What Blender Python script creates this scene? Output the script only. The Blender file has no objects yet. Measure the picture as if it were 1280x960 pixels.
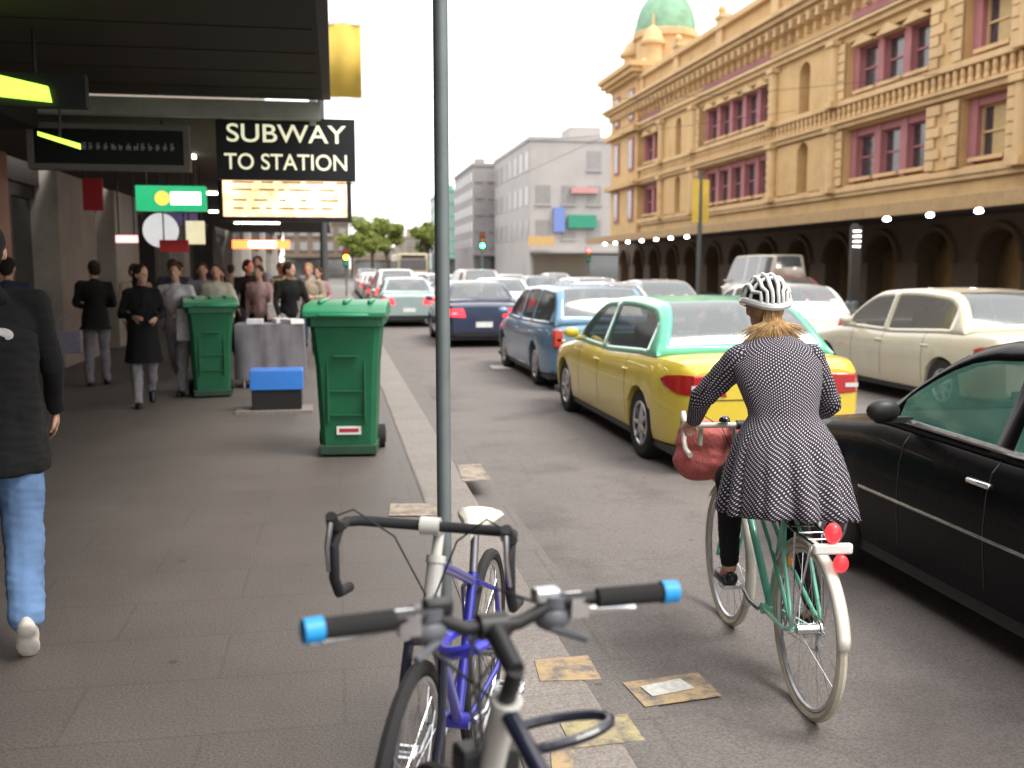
import bpy, bmesh, math, random
from mathutils import Vector, Matrix, noise
R = math.radians; PI = math.pi; rnd = random.Random(7)
C = bpy.context.scene.collection
sc = bpy.context.scene

# ------------------------------------------------------------------ camera, world, sun, exposure
CAMH = 1.65
cam = bpy.data.objects.new('camera', bpy.data.cameras.new('camera')); C.objects.link(cam)
cam.data.sensor_width = 36; cam.data.lens = 36*1240/1280; cam.data.clip_start = .05; cam.data.clip_end = 3000
cam.data.dof.use_dof = True; cam.data.dof.focus_distance = 4.2; cam.data.dof.aperture_fstop = 2.4
cam.location = (0, 0, CAMH); cam.rotation_euler = (R(90-6.67), 0, R(-10)); sc.camera = cam
w = bpy.data.worlds.new("World"); sc.world = w; w.use_nodes = True
nt = w.node_tree; nt.nodes.clear()
out = nt.nodes.new('ShaderNodeOutputWorld'); bg = nt.nodes.new('ShaderNodeBackground')
sky = nt.nodes.new('ShaderNodeTexSky'); sky.sky_type = 'NISHITA'; sky.sun_disc = False
sky.sun_elevation = R(57); sky.sun_rotation = R(250); sky.dust_density = 3
tc = nt.nodes.new('ShaderNodeTexCoord'); ns = nt.nodes.new('ShaderNodeTexNoise'); ns.inputs['Scale'].default_value = 1.6; ns.inputs['Detail'].default_value = 4
cr = nt.nodes.new('ShaderNodeValToRGB'); cr.color_ramp.elements[0].color = (.80, .79, .79, 1); cr.color_ramp.elements[0].position = .3
cr.color_ramp.elements[1].color = (1, .975, .95, 1); cr.color_ramp.elements[1].position = .7
vm = nt.nodes.new('ShaderNodeVectorMath'); vm.operation = 'SCALE'; vm.inputs['Scale'].default_value = 11.0
mx = nt.nodes.new('ShaderNodeMixRGB'); mx.inputs[0].default_value = .92
nt.links.new(tc.outputs['Generated'], ns.inputs['Vector']); nt.links.new(ns.outputs['Fac'], cr.inputs[0])
nt.links.new(cr.outputs[0], vm.inputs[0]); nt.links.new(sky.outputs[0], mx.inputs[1]); nt.links.new(vm.outputs[0], mx.inputs[2])
nt.links.new(mx.outputs[0], bg.inputs['Color']); bg.inputs['Strength'].default_value = .11
nt.links.new(bg.outputs[0], out.inputs[0])
sun = bpy.data.objects.new('sun', bpy.data.lights.new('sun', 'SUN')); C.objects.link(sun)
sun.data.energy = 1.5; sun.data.angle = R(25); sun.data.color = (1, .95, .88); sun.rotation_euler = (R(33), 0, R(50))
sc.view_settings.view_transform = 'Standard'; sc.view_settings.look = 'None'; sc.view_settings.exposure = 1.22; sc.view_settings.gamma = 1
sc.render.engine = 'CYCLES'
try: sc.cycles.use_denoising = True; sc.cycles.max_bounces = 6
except Exception: pass

# ------------------------------------------------------------------ materials
MATS = {}
def mat(name, col, rough=.6, metal=0., var=.12, scale=6., bump=0., emit=None, es=0., coat=0., spec=.5, alpha=1., trans=0., ior=1.45, dirt=0.):
    if name in MATS: return MATS[name]
    m = bpy.data.materials.new(name); m.use_nodes = True; n = m.node_tree; b = n.nodes['Principled BSDF']
    b.inputs['Roughness'].default_value = rough; b.inputs['Metallic'].default_value = metal
    b.inputs['Coat Weight'].default_value = coat; b.inputs['Specular IOR Level'].default_value = spec; b.inputs['IOR'].default_value = ior
    b.inputs['Transmission Weight'].default_value = trans; b.inputs['Alpha'].default_value = alpha
    t = n.nodes.new('ShaderNodeTexCoord'); z = n.nodes.new('ShaderNodeTexNoise'); z.inputs['Scale'].default_value = scale; z.inputs['Detail'].default_value = 6; z.inputs['Roughness'].default_value = .6
    n.links.new(t.outputs['Object'], z.inputs['Vector'])
    r = n.nodes.new('ShaderNodeValToRGB'); e = r.color_ramp.elements
    e[0].position = .3; e[1].position = .7
    e[0].color = tuple(max(0, c*(1-var)) for c in col)+(1,); e[1].color = tuple(min(1, c*(1+var)) for c in col)+(1,)
    n.links.new(z.outputs['Fac'], r.inputs[0]); last = r.outputs[0]
    if dirt:
        z2 = n.nodes.new('ShaderNodeTexNoise'); z2.inputs['Scale'].default_value = scale*.35; z2.inputs['Detail'].default_value = 8; z2.inputs['Roughness'].default_value = .75
        n.links.new(t.outputs['Object'], z2.inputs['Vector'])
        r2 = n.nodes.new('ShaderNodeValToRGB'); r2.color_ramp.elements[0].position = .5; r2.color_ramp.elements[1].position = .62
        r2.color_ramp.elements[0].color = (0, 0, 0, 1); r2.color_ramp.elements[1].color = (dirt,)*3+(1,)
        mm = n.nodes.new('ShaderNodeMixRGB'); mm.blend_type = 'MULTIPLY'; mm.inputs[2].default_value = (.45, .4, .35, 1)
        n.links.new(z2.outputs['Fac'], r2.inputs[0]); n.links.new(r2.outputs[0], mm.inputs[0]); n.links.new(last, mm.inputs[1]); last = mm.outputs[0]
    n.links.new(last, b.inputs['Base Color'])
    mr = n.nodes.new('ShaderNodeMapRange'); mr.inputs['To Min'].default_value = max(0, rough-.08); mr.inputs['To Max'].default_value = min(1, rough+.1)
    n.links.new(z.outputs['Fac'], mr.inputs['Value']); n.links.new(mr.outputs[0], b.inputs['Roughness'])
    if bump:
        bp = n.nodes.new('ShaderNodeBump'); bp.inputs['Strength'].default_value = bump; bp.inputs['Distance'].default_value = .02
        z3 = n.nodes.new('ShaderNodeTexNoise'); z3.inputs['Scale'].default_value = scale*8; z3.inputs['Detail'].default_value = 5
        n.links.new(t.outputs['Object'], z3.inputs['Vector']); n.links.new(z3.outputs['Fac'], bp.inputs['Height']); n.links.new(bp.outputs[0], b.inputs['Normal'])
    if emit:
        b.inputs['Emission Color'].default_value = emit+(1,); b.inputs['Emission Strength'].default_value = es
        if var > .3:
            me_ = n.nodes.new('ShaderNodeMixRGB'); me_.blend_type = 'MULTIPLY'; me_.inputs[0].default_value = 1; me_.inputs[1].default_value = emit+(1,)
            n.links.new(r.outputs[0], me_.inputs[2]); n.links.new(me_.outputs[0], b.inputs['Emission Color'])
    MATS[name] = m; return m
def paint(name, col, metal=0.): return mat(name, col, .32, metal, .05, 1.5, coat=.8, dirt=.12)
BLACKP = mat('black plastic', (.015, .015, .016), .45, scale=20); RUB = mat('tyre rubber', (.02, .02, .02), .85, scale=30, bump=.3)
CHR = mat('polished metal', (.75, .75, .76), .2, 1., scale=15); ALU = mat('brushed aluminium', (.6, .6, .62), .35, 1., scale=30)
DARKIN = mat('dark interior', (.02, .02, .022), .8); GLASS = mat('car glass', (.12, .135, .14), .06, .2, alpha=.72, ior=1.9, spec=1., var=.06, scale=.8)
GLASSG = mat('green car glass', (.16, .42, .33), .06, .35, alpha=.62, ior=1.8, spec=1., var=.45, scale=2.2)
REDL = mat('red tail lamp', (.45, .02, .02), .2, coat=1); REDON = mat('lit brake lamp', (.6, .05, .05), .2, emit=(1, .02, .035), es=1.7)
WHL = mat('clear lamp', (.75, .76, .78), .12, .3, coat=1); HLON = mat('lit head lamp', (.9, .9, .9), .2, emit=(1, .95, .85), es=6)
AMB = mat('amber lamp', (.8, .3, .04), .25, coat=1); PLATE = mat('number plate white', (.75, .75, .72), .4)
SEATM = mat('seat fabric', (.05, .05, .055), .9, scale=40)
SKIN = mat('skin', (.52, .30, .22), .5, var=.08, scale=30); SHOEW = mat('pale shoe', (.62, .58, .52), .7, scale=30); SHOEB = mat('black shoe', (.012, .012, .012), .35)

# ------------------------------------------------------------------ mesh builder
class MB:
    def __init__(s): s.v = []; s.f = []; s.uv = None
    def add(s, vs, fs):
        o = len(s.v); s.v += [tuple(v) for v in vs]; s.f += [tuple(i+o for i in f) for f in fs]; return s
    def box(s, x0, x1, y0, y1, z0, z1):
        return s.add([(x0,y0,z0),(x1,y0,z0),(x1,y1,z0),(x0,y1,z0),(x0,y0,z1),(x1,y0,z1),(x1,y1,z1),(x0,y1,z1)],
                     [(0,3,2,1),(4,5,6,7),(0,1,5,4),(1,2,6,5),(2,3,7,6),(3,0,4,7)])
    def cbox(s, c, d, rot=None):
        o = len(s.v); s.box(-d[0]/2, d[0]/2, -d[1]/2, d[1]/2, -d[2]/2, d[2]/2)
        for i in range(o, len(s.v)):
            v = Vector(s.v[i]);
            if rot is not None: v = rot @ v
            s.v[i] = tuple(v+Vector(c))
        return s
    def prism(s, pts, ax, a0, a1):      # polygon in the plane perpendicular to ax ('x': pts=(y,z); 'y': (x,z); 'z': (x,y))
        def P(p, a): return {'x': (a, p[0], p[1]), 'y': (p[0], a, p[1]), 'z': (p[0], p[1], a)}[ax]
        n = len(pts); vs = [P(p, a0) for p in pts]+[P(p, a1) for p in pts]
        return s.add(vs, [tuple(range(n))[::-1], tuple(range(n, 2*n))]+[(i, (i+1) % n, n+(i+1) % n, n+i) for i in range(n)])
    def tube(s, pts, r, n=8, closed=False, caps=True):
        pts = [Vector(p) for p in pts]; m = len(pts); rr = r if isinstance(r, (list, tuple)) else [r]*m
        rings = []; prev = None
        for i, p in enumerate(pts):
            if closed: t = pts[(i+1) % m]-pts[i-1]
            else: t = pts[min(i+1, m-1)]-pts[max(i-1, 0)]
            if t.length < 1e-9: t = Vector((0, 0, 1))
            t.normalize()
            if prev is None:
                a = Vector((0, 0, 1)) if abs(t.z) < .9 else Vector((1, 0, 0)); u = t.cross(a).normalized()
            else: u = (prev-t*prev.dot(t)); u = u.normalized() if u.length > 1e-6 else t.orthogonal().normalized()
            prev = u; q = t.cross(u)
            rings.append([p+(u*math.cos(2*PI*k/n)+q*math.sin(2*PI*k/n))*rr[i] for k in range(n)])
        vs = [v for ring in rings for v in ring]; fs = []
        for i in range(m if closed else m-1):
            j = (i+1) % m
            for k in range(n): fs.append((i*n+k, i*n+(k+1) % n, j*n+(k+1) % n, j*n+k))
        if caps and not closed: fs += [tuple(range(n))[::-1], tuple(range((m-1)*n, m*n))]
        return s.add(vs, fs)
    def cyl(s, c, ax, r, h, n=24, r2=None):
        d = {'x': Vector((1,0,0)), 'y': Vector((0,1,0)), 'z': Vector((0,0,1))}[ax] if isinstance(ax, str) else Vector(ax).normalized()
        c = Vector(c); return s.tube([c-d*h/2, c+d*h/2], [r, r if r2 is None else r2], n)
    def ell(s, c, r, n=14, m=9, rot=None):
        if not isinstance(r, (tuple, list)): r = (r, r, r)
        vs = []; fs = []
        vs.append((0, 0, -r[2]))
        for i in range(1, m):
            a = -PI/2+PI*i/m
            for k in range(n): vs.append((r[0]*math.cos(a)*math.cos(2*PI*k/n), r[1]*math.cos(a)*math.sin(2*PI*k/n), r[2]*math.sin(a)))
        vs.append((0, 0, r[2]))
        for k in range(n): fs.append((0, 1+(k+1) % n, 1+k))
        for i in range(m-2):
            for k in range(n): fs.append((1+i*n+k, 1+i*n+(k+1) % n, 1+(i+1)*n+(k+1) % n, 1+(i+1)*n+k))
        L = len(vs)-1
        for k in range(n): fs.append((L, 1+(m-2)*n+k, 1+(m-2)*n+(k+1) % n))
        c = Vector(c); vs = [(rot @ Vector(v) if rot is not None else Vector(v))+c for v in vs]
        return s.add(vs, fs)
    def cap(s, p, q, r0, r1, n=12):      # tapered capsule
        s.tube([p, q], [r0, r1], n); s.ell(p, r0, n, 8); s.ell(q, r1, n, 8); return s
    def lathe(s, prof, c=(0, 0, 0), n=20):
        vs = []; fs = []
        for r, z in prof:
            for k in range(n): vs.append((c[0]+r*math.cos(2*PI*k/n), c[1]+r*math.sin(2*PI*k/n), c[2]+z))
        for i in range(len(prof)-1):
            for k in range(n): fs.append((i*n+k, i*n+(k+1) % n, (i+1)*n+(k+1) % n, (i+1)*n+k))
        fs += [tuple(range(n))[::-1], tuple(range((len(prof)-1)*n, len(prof)*n))]
        return s.add(vs, fs)
    def mesh(s, name, smooth=None):
        me = bpy.data.meshes.new(name); me.from_pydata(s.v, [], s.f)
        if s.uv is not None:
            l = me.uv_layers.new(name='UVMap')
            for p in me.polygons:
                for li in p.loop_indices: l.data[li].uv = s.uv[me.loops[li].vertex_index]
        bm = bmesh.new(); bm.from_mesh(me)
        if s.uv is None: bmesh.ops.remove_doubles(bm, verts=bm.verts, dist=1e-5)
        bmesh.ops.recalc_face_normals(bm, faces=bm.faces); bm.to_mesh(me); bm.free()
        if smooth is not None:
            for p in me.polygons: p.use_smooth = True
            me.set_sharp_from_angle(angle=R(smooth))
        return me
    def build(s, name, m, parent=None, smooth=40, bevel=0, loc=None, rot=None):
        me = s.mesh(name, smooth); me.materials.append(m); o = bpy.data.objects.new(name, me); C.objects.link(o)
        if parent: o.parent = parent
        if loc: o.location = loc
        if rot: o.rotation_euler = rot
        if bevel:
            b = o.modifiers.new('b', 'BEVEL'); b.width = bevel; b.segments = 2; b.limit_method = 'ANGLE'; b.angle_limit = R(50)
        return o
def evaluated(mb, mods):
    me = mb.mesh('tmp'); o = bpy.data.objects.new('tmp', me); C.objects.link(o); mods(o)
    bpy.context.view_layer.update(); dg = bpy.context.evaluated_depsgraph_get()
    r = bpy.data.meshes.new_from_object(o.evaluated_get(dg)); bpy.data.objects.remove(o); return r
def fuse(mb, name, m, parent=None, vox=.012, it=3, wob=0., wsc=14):
    def mods(o):
        r = o.modifiers.new('r', 'REMESH'); r.mode = 'VOXEL'; r.voxel_size = vox
        s_ = o.modifiers.new('s', 'SMOOTH'); s_.iterations = it; s_.factor = .5
    me = evaluated(mb, mods); me.name = name
    if wob:
        ns_ = [v.normal.copy() for v in me.vertices]
        for v, nn in zip(me.vertices, ns_):
            p = v.co*wsc; v.co += nn*wob*(noise.noise(Vector((p.x, p.y, p.z*.6)))+.6*noise.noise(Vector((p.x*.8+p.z*2.2, p.y, p.z*2.6))))
    for p in me.polygons: p.use_smooth = True
    me.materials.clear(); me.materials.append(m); o = bpy.data.objects.new(name, me); C.objects.link(o)
    if parent: o.parent = parent
    return o
def tag(o, label=None, cat=None, group=None, kind=None):
    if label: o['label'] = label
    if cat: o['category'] = cat
    if group: o['group'] = group
    if kind: o['kind'] = kind
    return o
def empty(name, loc, rz=0, label=None, cat=None, group=None):
    o = bpy.data.objects.new(name, None); C.objects.link(o); o.location = loc; o.rotation_euler = (0, 0, R(rz)); o.empty_display_size = .1
    return tag(o, label, cat, group)
def copy_tree(o, parent=None):
    c = o.copy(); C.objects.link(c)
    if parent: c.parent = parent
    for ch in list(o.children): copy_tree(ch, c)
    return c
def text(body, size, name, m, parent, loc, rot, ext=.004, sx=1., bold=0.):
    cu = bpy.data.curves.new('t', 'FONT'); cu.body = body; cu.size = size; cu.extrude = ext; cu.align_x = 'CENTER'; cu.align_y = 'CENTER'; cu.offset = bold
    o = bpy.data.objects.new('t', cu); C.objects.link(o); bpy.context.view_layer.update()
    me = bpy.data.meshes.new_from_object(o.evaluated_get(bpy.context.evaluated_depsgraph_get())); bpy.data.objects.remove(o)
    me.materials.clear(); me.materials.append(m)
    r = bpy.data.objects.new(name, me); C.objects.link(r); r.parent = parent; r.location = loc; r.rotation_euler = rot; r.scale = (sx, 1, 1); return r
def lerp(a, b, t): return a+(b-a)*t
def interp(kp, y):
    if y <= kp[0][0]: return kp[0][1]
    for (a, p), (b, q) in zip(kp, kp[1:]):
        if y <= b:
            t = (y-a)/(b-a); return p+(q-p)*t
    return kp[-1][1]
# a point on the ground seen at a photo pixel, used only to read positions off the photo
def ray(u, v):
    x = (u-640)/1240; y = (480-v)/1240; p = R(6.67); yw = R(10)
    fw = math.cos(p)+math.sin(p)*y; up = math.cos(p)*y-math.sin(p)
    return Vector((x*math.cos(yw)+fw*math.sin(yw), -x*math.sin(yw)+fw*math.cos(yw), up))
def G(u, v, z=0):
    r = ray(u, v); t = (z-CAMH)/r.z; return (r.x*t, r.y*t)
KERB = .96; RZ = -.13

# ------------------------------------------------------------------ ground, road, footpaths
def ground_mat(name, c0, c1, scale, rough, brick=None, crack=False, bump=.25):
    m = bpy.data.materials.new(name); m.use_nodes = True; n = m.node_tree; b = n.nodes['Principled BSDF']; L = n.links
    t = n.nodes.new('ShaderNodeTexCoord')
    a = n.nodes.new('ShaderNodeTexNoise'); a.inputs['Scale'].default_value = scale; a.inputs['Detail'].default_value = 10; a.inputs['Roughness'].default_value = .7
    f = n.nodes.new('ShaderNodeTexNoise'); f.inputs['Scale'].default_value = 90; f.inputs['Detail'].default_value = 3
    L.new(t.outputs['Object'], a.inputs['Vector']); L.new(t.outputs['Object'], f.inputs['Vector'])
    r = n.nodes.new('ShaderNodeValToRGB'); r.color_ramp.elements[0].position = .32; r.color_ramp.elements[1].position = .68
    r.color_ramp.elements[0].color = c0+(1,); r.color_ramp.elements[1].color = c1+(1,); L.new(a.outputs['Fac'], r.inputs[0]); last = r.outputs[0]
    r2 = n.nodes.new('ShaderNodeValToRGB'); r2.color_ramp.elements[0].position = .35; r2.color_ramp.elements[1].position = .65
    r2.color_ramp.elements[0].color = (.72, .72, .72, 1); r2.color_ramp.elements[1].color = (1.2, 1.2, 1.2, 1); L.new(f.outputs['Fac'], r2.inputs[0])
    mm = n.nodes.new('ShaderNodeMixRGB'); mm.blend_type = 'MULTIPLY'; mm.inputs[0].default_value = 1; L.new(last, mm.inputs[1]); L.new(r2.outputs[0], mm.inputs[2]); last = mm.outputs[0]
    hsrc = f.outputs['Fac']
    if brick:
        bw, bh, mort = brick; br = n.nodes.new('ShaderNodeTexBrick'); br.inputs['Scale'].default_value = 1; br.inputs['Brick Width'].default_value = bw; br.inputs['Row Height'].default_value = bh
        br.inputs['Mortar Size'].default_value = mort; br.inputs['Color1'].default_value = (1, 1, 1, 1); br.inputs['Color2'].default_value = (.84, .83, .82, 1); br.inputs['Mortar'].default_value = (.5, .48, .46, 1)
        L.new(t.outputs['Object'], br.inputs['Vector'])
        m2 = n.nodes.new('ShaderNodeMixRGB'); m2.blend_type = 'MULTIPLY'; m2.inputs[0].default_value = .35; L.new(last, m2.inputs[1]); L.new(br.outputs['Color'], m2.inputs[2]); last = m2.outputs[0]
    if crack:
        vo = n.nodes.new('ShaderNodeTexVoronoi'); vo.feature = 'DISTANCE_TO_EDGE'; vo.inputs['Scale'].default_value = .45
        dn = n.nodes.new('ShaderNodeTexNoise'); dn.inputs['Scale'].default_value = 3; dn.inputs['Detail'].default_value = 6; L.new(t.outputs['Object'], dn.inputs['Vector'])
        va_ = n.nodes.new('ShaderNodeVectorMath'); va_.operation = 'ADD'; sc_ = n.nodes.new('ShaderNodeVectorMath'); sc_.operation = 'SCALE'; sc_.inputs['Scale'].default_value = .5
        L.new(dn.outputs['Color'], sc_.inputs[0]); L.new(t.outputs['Object'], va_.inputs[0]); L.new(sc_.outputs[0], va_.inputs[1]); L.new(va_.outputs[0], vo.inputs['Vector'])
        rc = n.nodes.new('ShaderNodeValToRGB'); rc.color_ramp.elements[0].position = .004; rc.color_ramp.elements[1].position = .010; rc.color_ramp.elements[0].color = (.45, .43, .42, 1); rc.color_ramp.elements[1].color = (1, 1, 1, 1); L.new(vo.outputs['Distance'], rc.inputs[0])
        mc = n.nodes.new('ShaderNodeMixRGB'); mc.blend_type = 'MULTIPLY'; mc.inputs[0].default_value = .18; L.new(last, mc.inputs[1]); L.new(rc.outputs[0], mc.inputs[2]); last = mc.outputs[0]
        st_ = n.nodes.new('ShaderNodeTexNoise'); st_.inputs['Scale'].default_value = 1.1; st_.inputs['Detail'].default_value = 5; L.new(t.outputs['Object'], st_.inputs['Vector'])
        rs_ = n.nodes.new('ShaderNodeValToRGB'); rs_.color_ramp.elements[0].position = .30; rs_.color_ramp.elements[1].position = .46; rs_.color_ramp.elements[0].color = (.66, .64, .63, 1); rs_.color_ramp.elements[1].color = (1, 1, 1, 1); L.new(st_.outputs['Fac'], rs_.inputs[0])
        ms = n.nodes.new('ShaderNodeMixRGB'); ms.blend_type = 'MULTIPLY'; ms.inputs[0].default_value = 1; L.new(last, ms.inputs[1]); L.new(rs_.outputs[0], ms.inputs[2]); last = ms.outputs[0]
    # stains and chewing gum marks
    v = n.nodes.new('ShaderNodeTexVoronoi'); v.inputs['Scale'].default_value = 2.2; v.inputs['Randomness'].default_value = 1; L.new(t.outputs['Object'], v.inputs['Vector'])
    r3 = n.nodes.new('ShaderNodeValToRGB'); r3.color_ramp.elements[0].position = .04; r3.color_ramp.elements[1].position = .055
    r3.color_ramp.elements[0].color = (.6, .6, .6, 1); r3.color_ramp.elements[1].color = (1, 1, 1, 1); L.new(v.outputs['Distance'], r3.inputs[0])
    m3 = n.nodes.new('ShaderNodeMixRGB'); m3.blend_type = 'MULTIPLY'; m3.inputs[0].default_value = 1; L.new(last, m3.inputs[1]); L.new(r3.outputs[0], m3.inputs[2])
    L.new(m3.outputs[0], b.inputs['Base Color'])
    mr = n.nodes.new('ShaderNodeMapRange'); mr.inputs['To Min'].default_value = rough-.12; mr.inputs['To Max'].default_value = rough+.15; L.new(a.outputs['Fac'], mr.inputs['Value']); L.new(mr.outputs[0], b.inputs['Roughness'])
    bp = n.nodes.new('ShaderNodeBump'); bp.inputs['Strength'].default_value = bump; bp.inputs['Distance'].default_value = .01; L.new(hsrc, bp.inputs['Height']); L.new(bp.outputs[0], b.inputs['Normal'])
    return m
ASPH = ground_mat('asphalt', (.125, .108, .102), (.172, .150, .140), .5, .8, crack=True)
PAVE = ground_mat('bluestone paving', (.088, .074, .066), (.122, .103, .093), .8, .6, (1.0, .5, .008))
KERBM = ground_mat('kerb stone', (.18, .155, .14), (.25, .22, .195), 1.5, .7, (1.2, .9, .008))
FAR = ground_mat('far ground', (.07, .07, .065), (.1, .1, .095), .05, .8)
def struct(name, mb, m, bevel=0): return tag(mb.build(name, m, None, None, bevel), kind='structure')
struct('ground', MB().box(-1500, 1500, -600, 2400, -.6, -.16), FAR)
struct('road', MB().box(KERB, 20, -20, 128, -.155, RZ), ASPH)
struct('cross_street', MB().box(-60, 90, 92, 108, -.15, RZ+.004), ASPH)
struct('footpath', MB().box(-4.6, KERB-.38, -20, 91, -.15, 0), PAVE)
struct('kerb', MB().box(KERB-.38, KERB, -20, 91, -.15, .004), KERBM, .02)
struct('gutter', MB().box(KERB, KERB+.30, -20, 91, -.15, RZ+.005), ground_mat('gutter stone', (.125, .112, .104), (.165, .148, .136), 2, .8, (1.2, .6, .01)))
struct('station_footpath', MB().box(20.3, 25.2, -20, 89, -.15, 0), PAVE); struct('station_kerb', MB().box(20, 20.3, -20, 89, -.15, .004), KERBM, .02)
def worn(name, col, base=(.15, .13, .12)):
    m = bpy.data.materials.new(name); m.use_nodes = True; n = m.node_tree; b = n.nodes['Principled BSDF']; b.inputs['Roughness'].default_value = .8
    t = n.nodes.new('ShaderNodeTexCoord'); z = n.nodes.new('ShaderNodeTexNoise'); z.inputs['Scale'].default_value = 9; z.inputs['Detail'].default_value = 9; z.inputs['Roughness'].default_value = .75; n.links.new(t.outputs['Object'], z.inputs['Vector'])
    r = n.nodes.new('ShaderNodeValToRGB'); e = r.color_ramp.elements; e[0].position = .40; e[1].position = .56; e[0].color = base+(1,); e[1].color = col+(1,); n.links.new(z.outputs['Fac'], r.inputs[0]); n.links.new(r.outputs[0], b.inputs['Base Color']); MATS[name] = m; return m
YEL = worn('yellow road paint', (.40, .285, .15)); worn('worn yellow paint', (.38, .32, .16)); worn('pale patch', (.36, .29, .22))
WHT = mat('road paint', (.55, .54, .50), .7, var=.25, scale=25, dirt=.5)
def quad_on(name, pts, z, m, label=None):
    o = MB().prism([(p[0], p[1]) for p in pts], 'z', z-.003, z).build(name, m, None, None)
    return tag(o, kind='structure')
for i in range(14): struct('lane_marking', MB().box(5.6, 5.72, -4+i*7, -1+i*7, RZ, RZ+.004), WHT)
for x in (9.3, 10.73, 13.2, 14.63): struct('tram_rail', MB().box(x, x+.09, -20, 91, RZ, RZ+.005), mat('rail steel', (.3, .3, .3), .3, 1.))
# painted utility marks
struct('drain_grate', MB().box(KERB+.02, KERB+.29, 8.2, 8.75, RZ, RZ+.010), mat('cast iron', (.09, .08, .075), .6, .6))
quad_on('road_patch', [G(778, 856, RZ), G(872, 843, RZ), G(902, 872, RZ), G(806, 886, RZ)], RZ+.010, YEL)
quad_on('road_patch', [G(800, 862, RZ), G(850, 852, RZ), G(868, 864, RZ), G(815, 874, RZ)], RZ+.015, WHT)
quad_on('kerb_patch', [G(668, 826, .004), G(735, 820, .004), G(752, 850, .004), G(675, 852, .004)], .008, YEL)
quad_on('kerb_patch', [G(700, 905, .004), G(783, 893, .004), G(806, 926, .004), G(716, 936, .004)], .008, mat('worn yellow paint', (.42, .36, .16), .75, var=.2, scale=18, dirt=.4))
quad_on('kerb_patch', [G(688, 938, .004), G(718, 938, .004), G(716, 962, .004), G(690, 962, .004)], .009, YEL)
quad_on('kerb_patch', [G(488, 630, .004), G(545, 630, .004), G(548, 645, .004), G(486, 645, .004)], .008, mat('pale patch', (.45, .36, .25), .8, dirt=.4))
quad_on('kerb_patch', [G(572, 582, .004), G(600, 580, .004), G(614, 600, .004), G(578, 602, .004)], .008, mat('pale patch', (.42, .34, .24), .8))
struct('painted_mark', MB().prism([G(612, 457, RZ), G(632, 457, RZ), G(640, 461, RZ), G(616, 461, RZ)], 'z', RZ, RZ+.006), WHT)

# ------------------------------------------------------------------ the station opposite
OCH = mat('ochre render', (.52, .34, .155), .8, var=.10, scale=.6, bump=.25, dirt=.35); OCH2 = mat('pale ochre trim', (.56, .385, .20), .8, var=.08, scale=1.2, bump=.2, dirt=.3)
ROSE = mat('rose render', (.34, .14, .145), .8, var=.12, scale=1., bump=.2, dirt=.2); WGL = mat('station glass', (.05, .04, .045), .12, spec=1., var=.3, scale=3)
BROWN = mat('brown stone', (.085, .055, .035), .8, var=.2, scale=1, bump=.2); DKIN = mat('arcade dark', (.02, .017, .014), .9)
COPPER = mat('copper green', (.20, .36, .24), .7, var=.15, scale=1.5, dirt=.3); BLIND = mat('cream blind', (.45, .33, .16), .8)
st = empty('station_building', (25, 45, 0), 0, 'long ochre station building with rose window bays and arcade across the street', 'building')
OFF = Vector((25, 45, 0))
def sb(name, mb, m, parent=None, smooth=None, bevel=0):
    mb.v = [tuple(Vector(v)-OFF) for v in mb.v]; return mb.build(name, m, parent or st, smooth, bevel)
XF = 25.0
segs = [('pier', 88.3, 80.6), ('rose', 80.6, 75.4, 2), ('pierwin', 75.4, 66.6), ('rose', 66.6, 55.4, 5), ('pierwin', 55.4, 46.6), ('rose', 46.6, 39.4, 3), ('pier', 39.4, 37.2),
        ('sash', 37.2, 34.2), ('pierwin', 34.2, 29.6), ('rose', 29.6, 18.5, 5), ('pierwin', 18.5, 12), ('rose', 12, 5, 3), ('pier', 5, 2)]
wl = MB()
wins = []
ROWS = [(5.7, 8.4), (9.9, 12.6)]
wl.box(26.5, 40, 2, 88.3, 0, 17.0)
wl.box(XF, 26.5, 2, 88.3, 4.1, 5.7); wl.box(XF, 26.5, 2, 88.3, 8.4, 9.9); wl.box(XF, 26.5, 2, 88.3, 12.6, 17.0)
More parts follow.
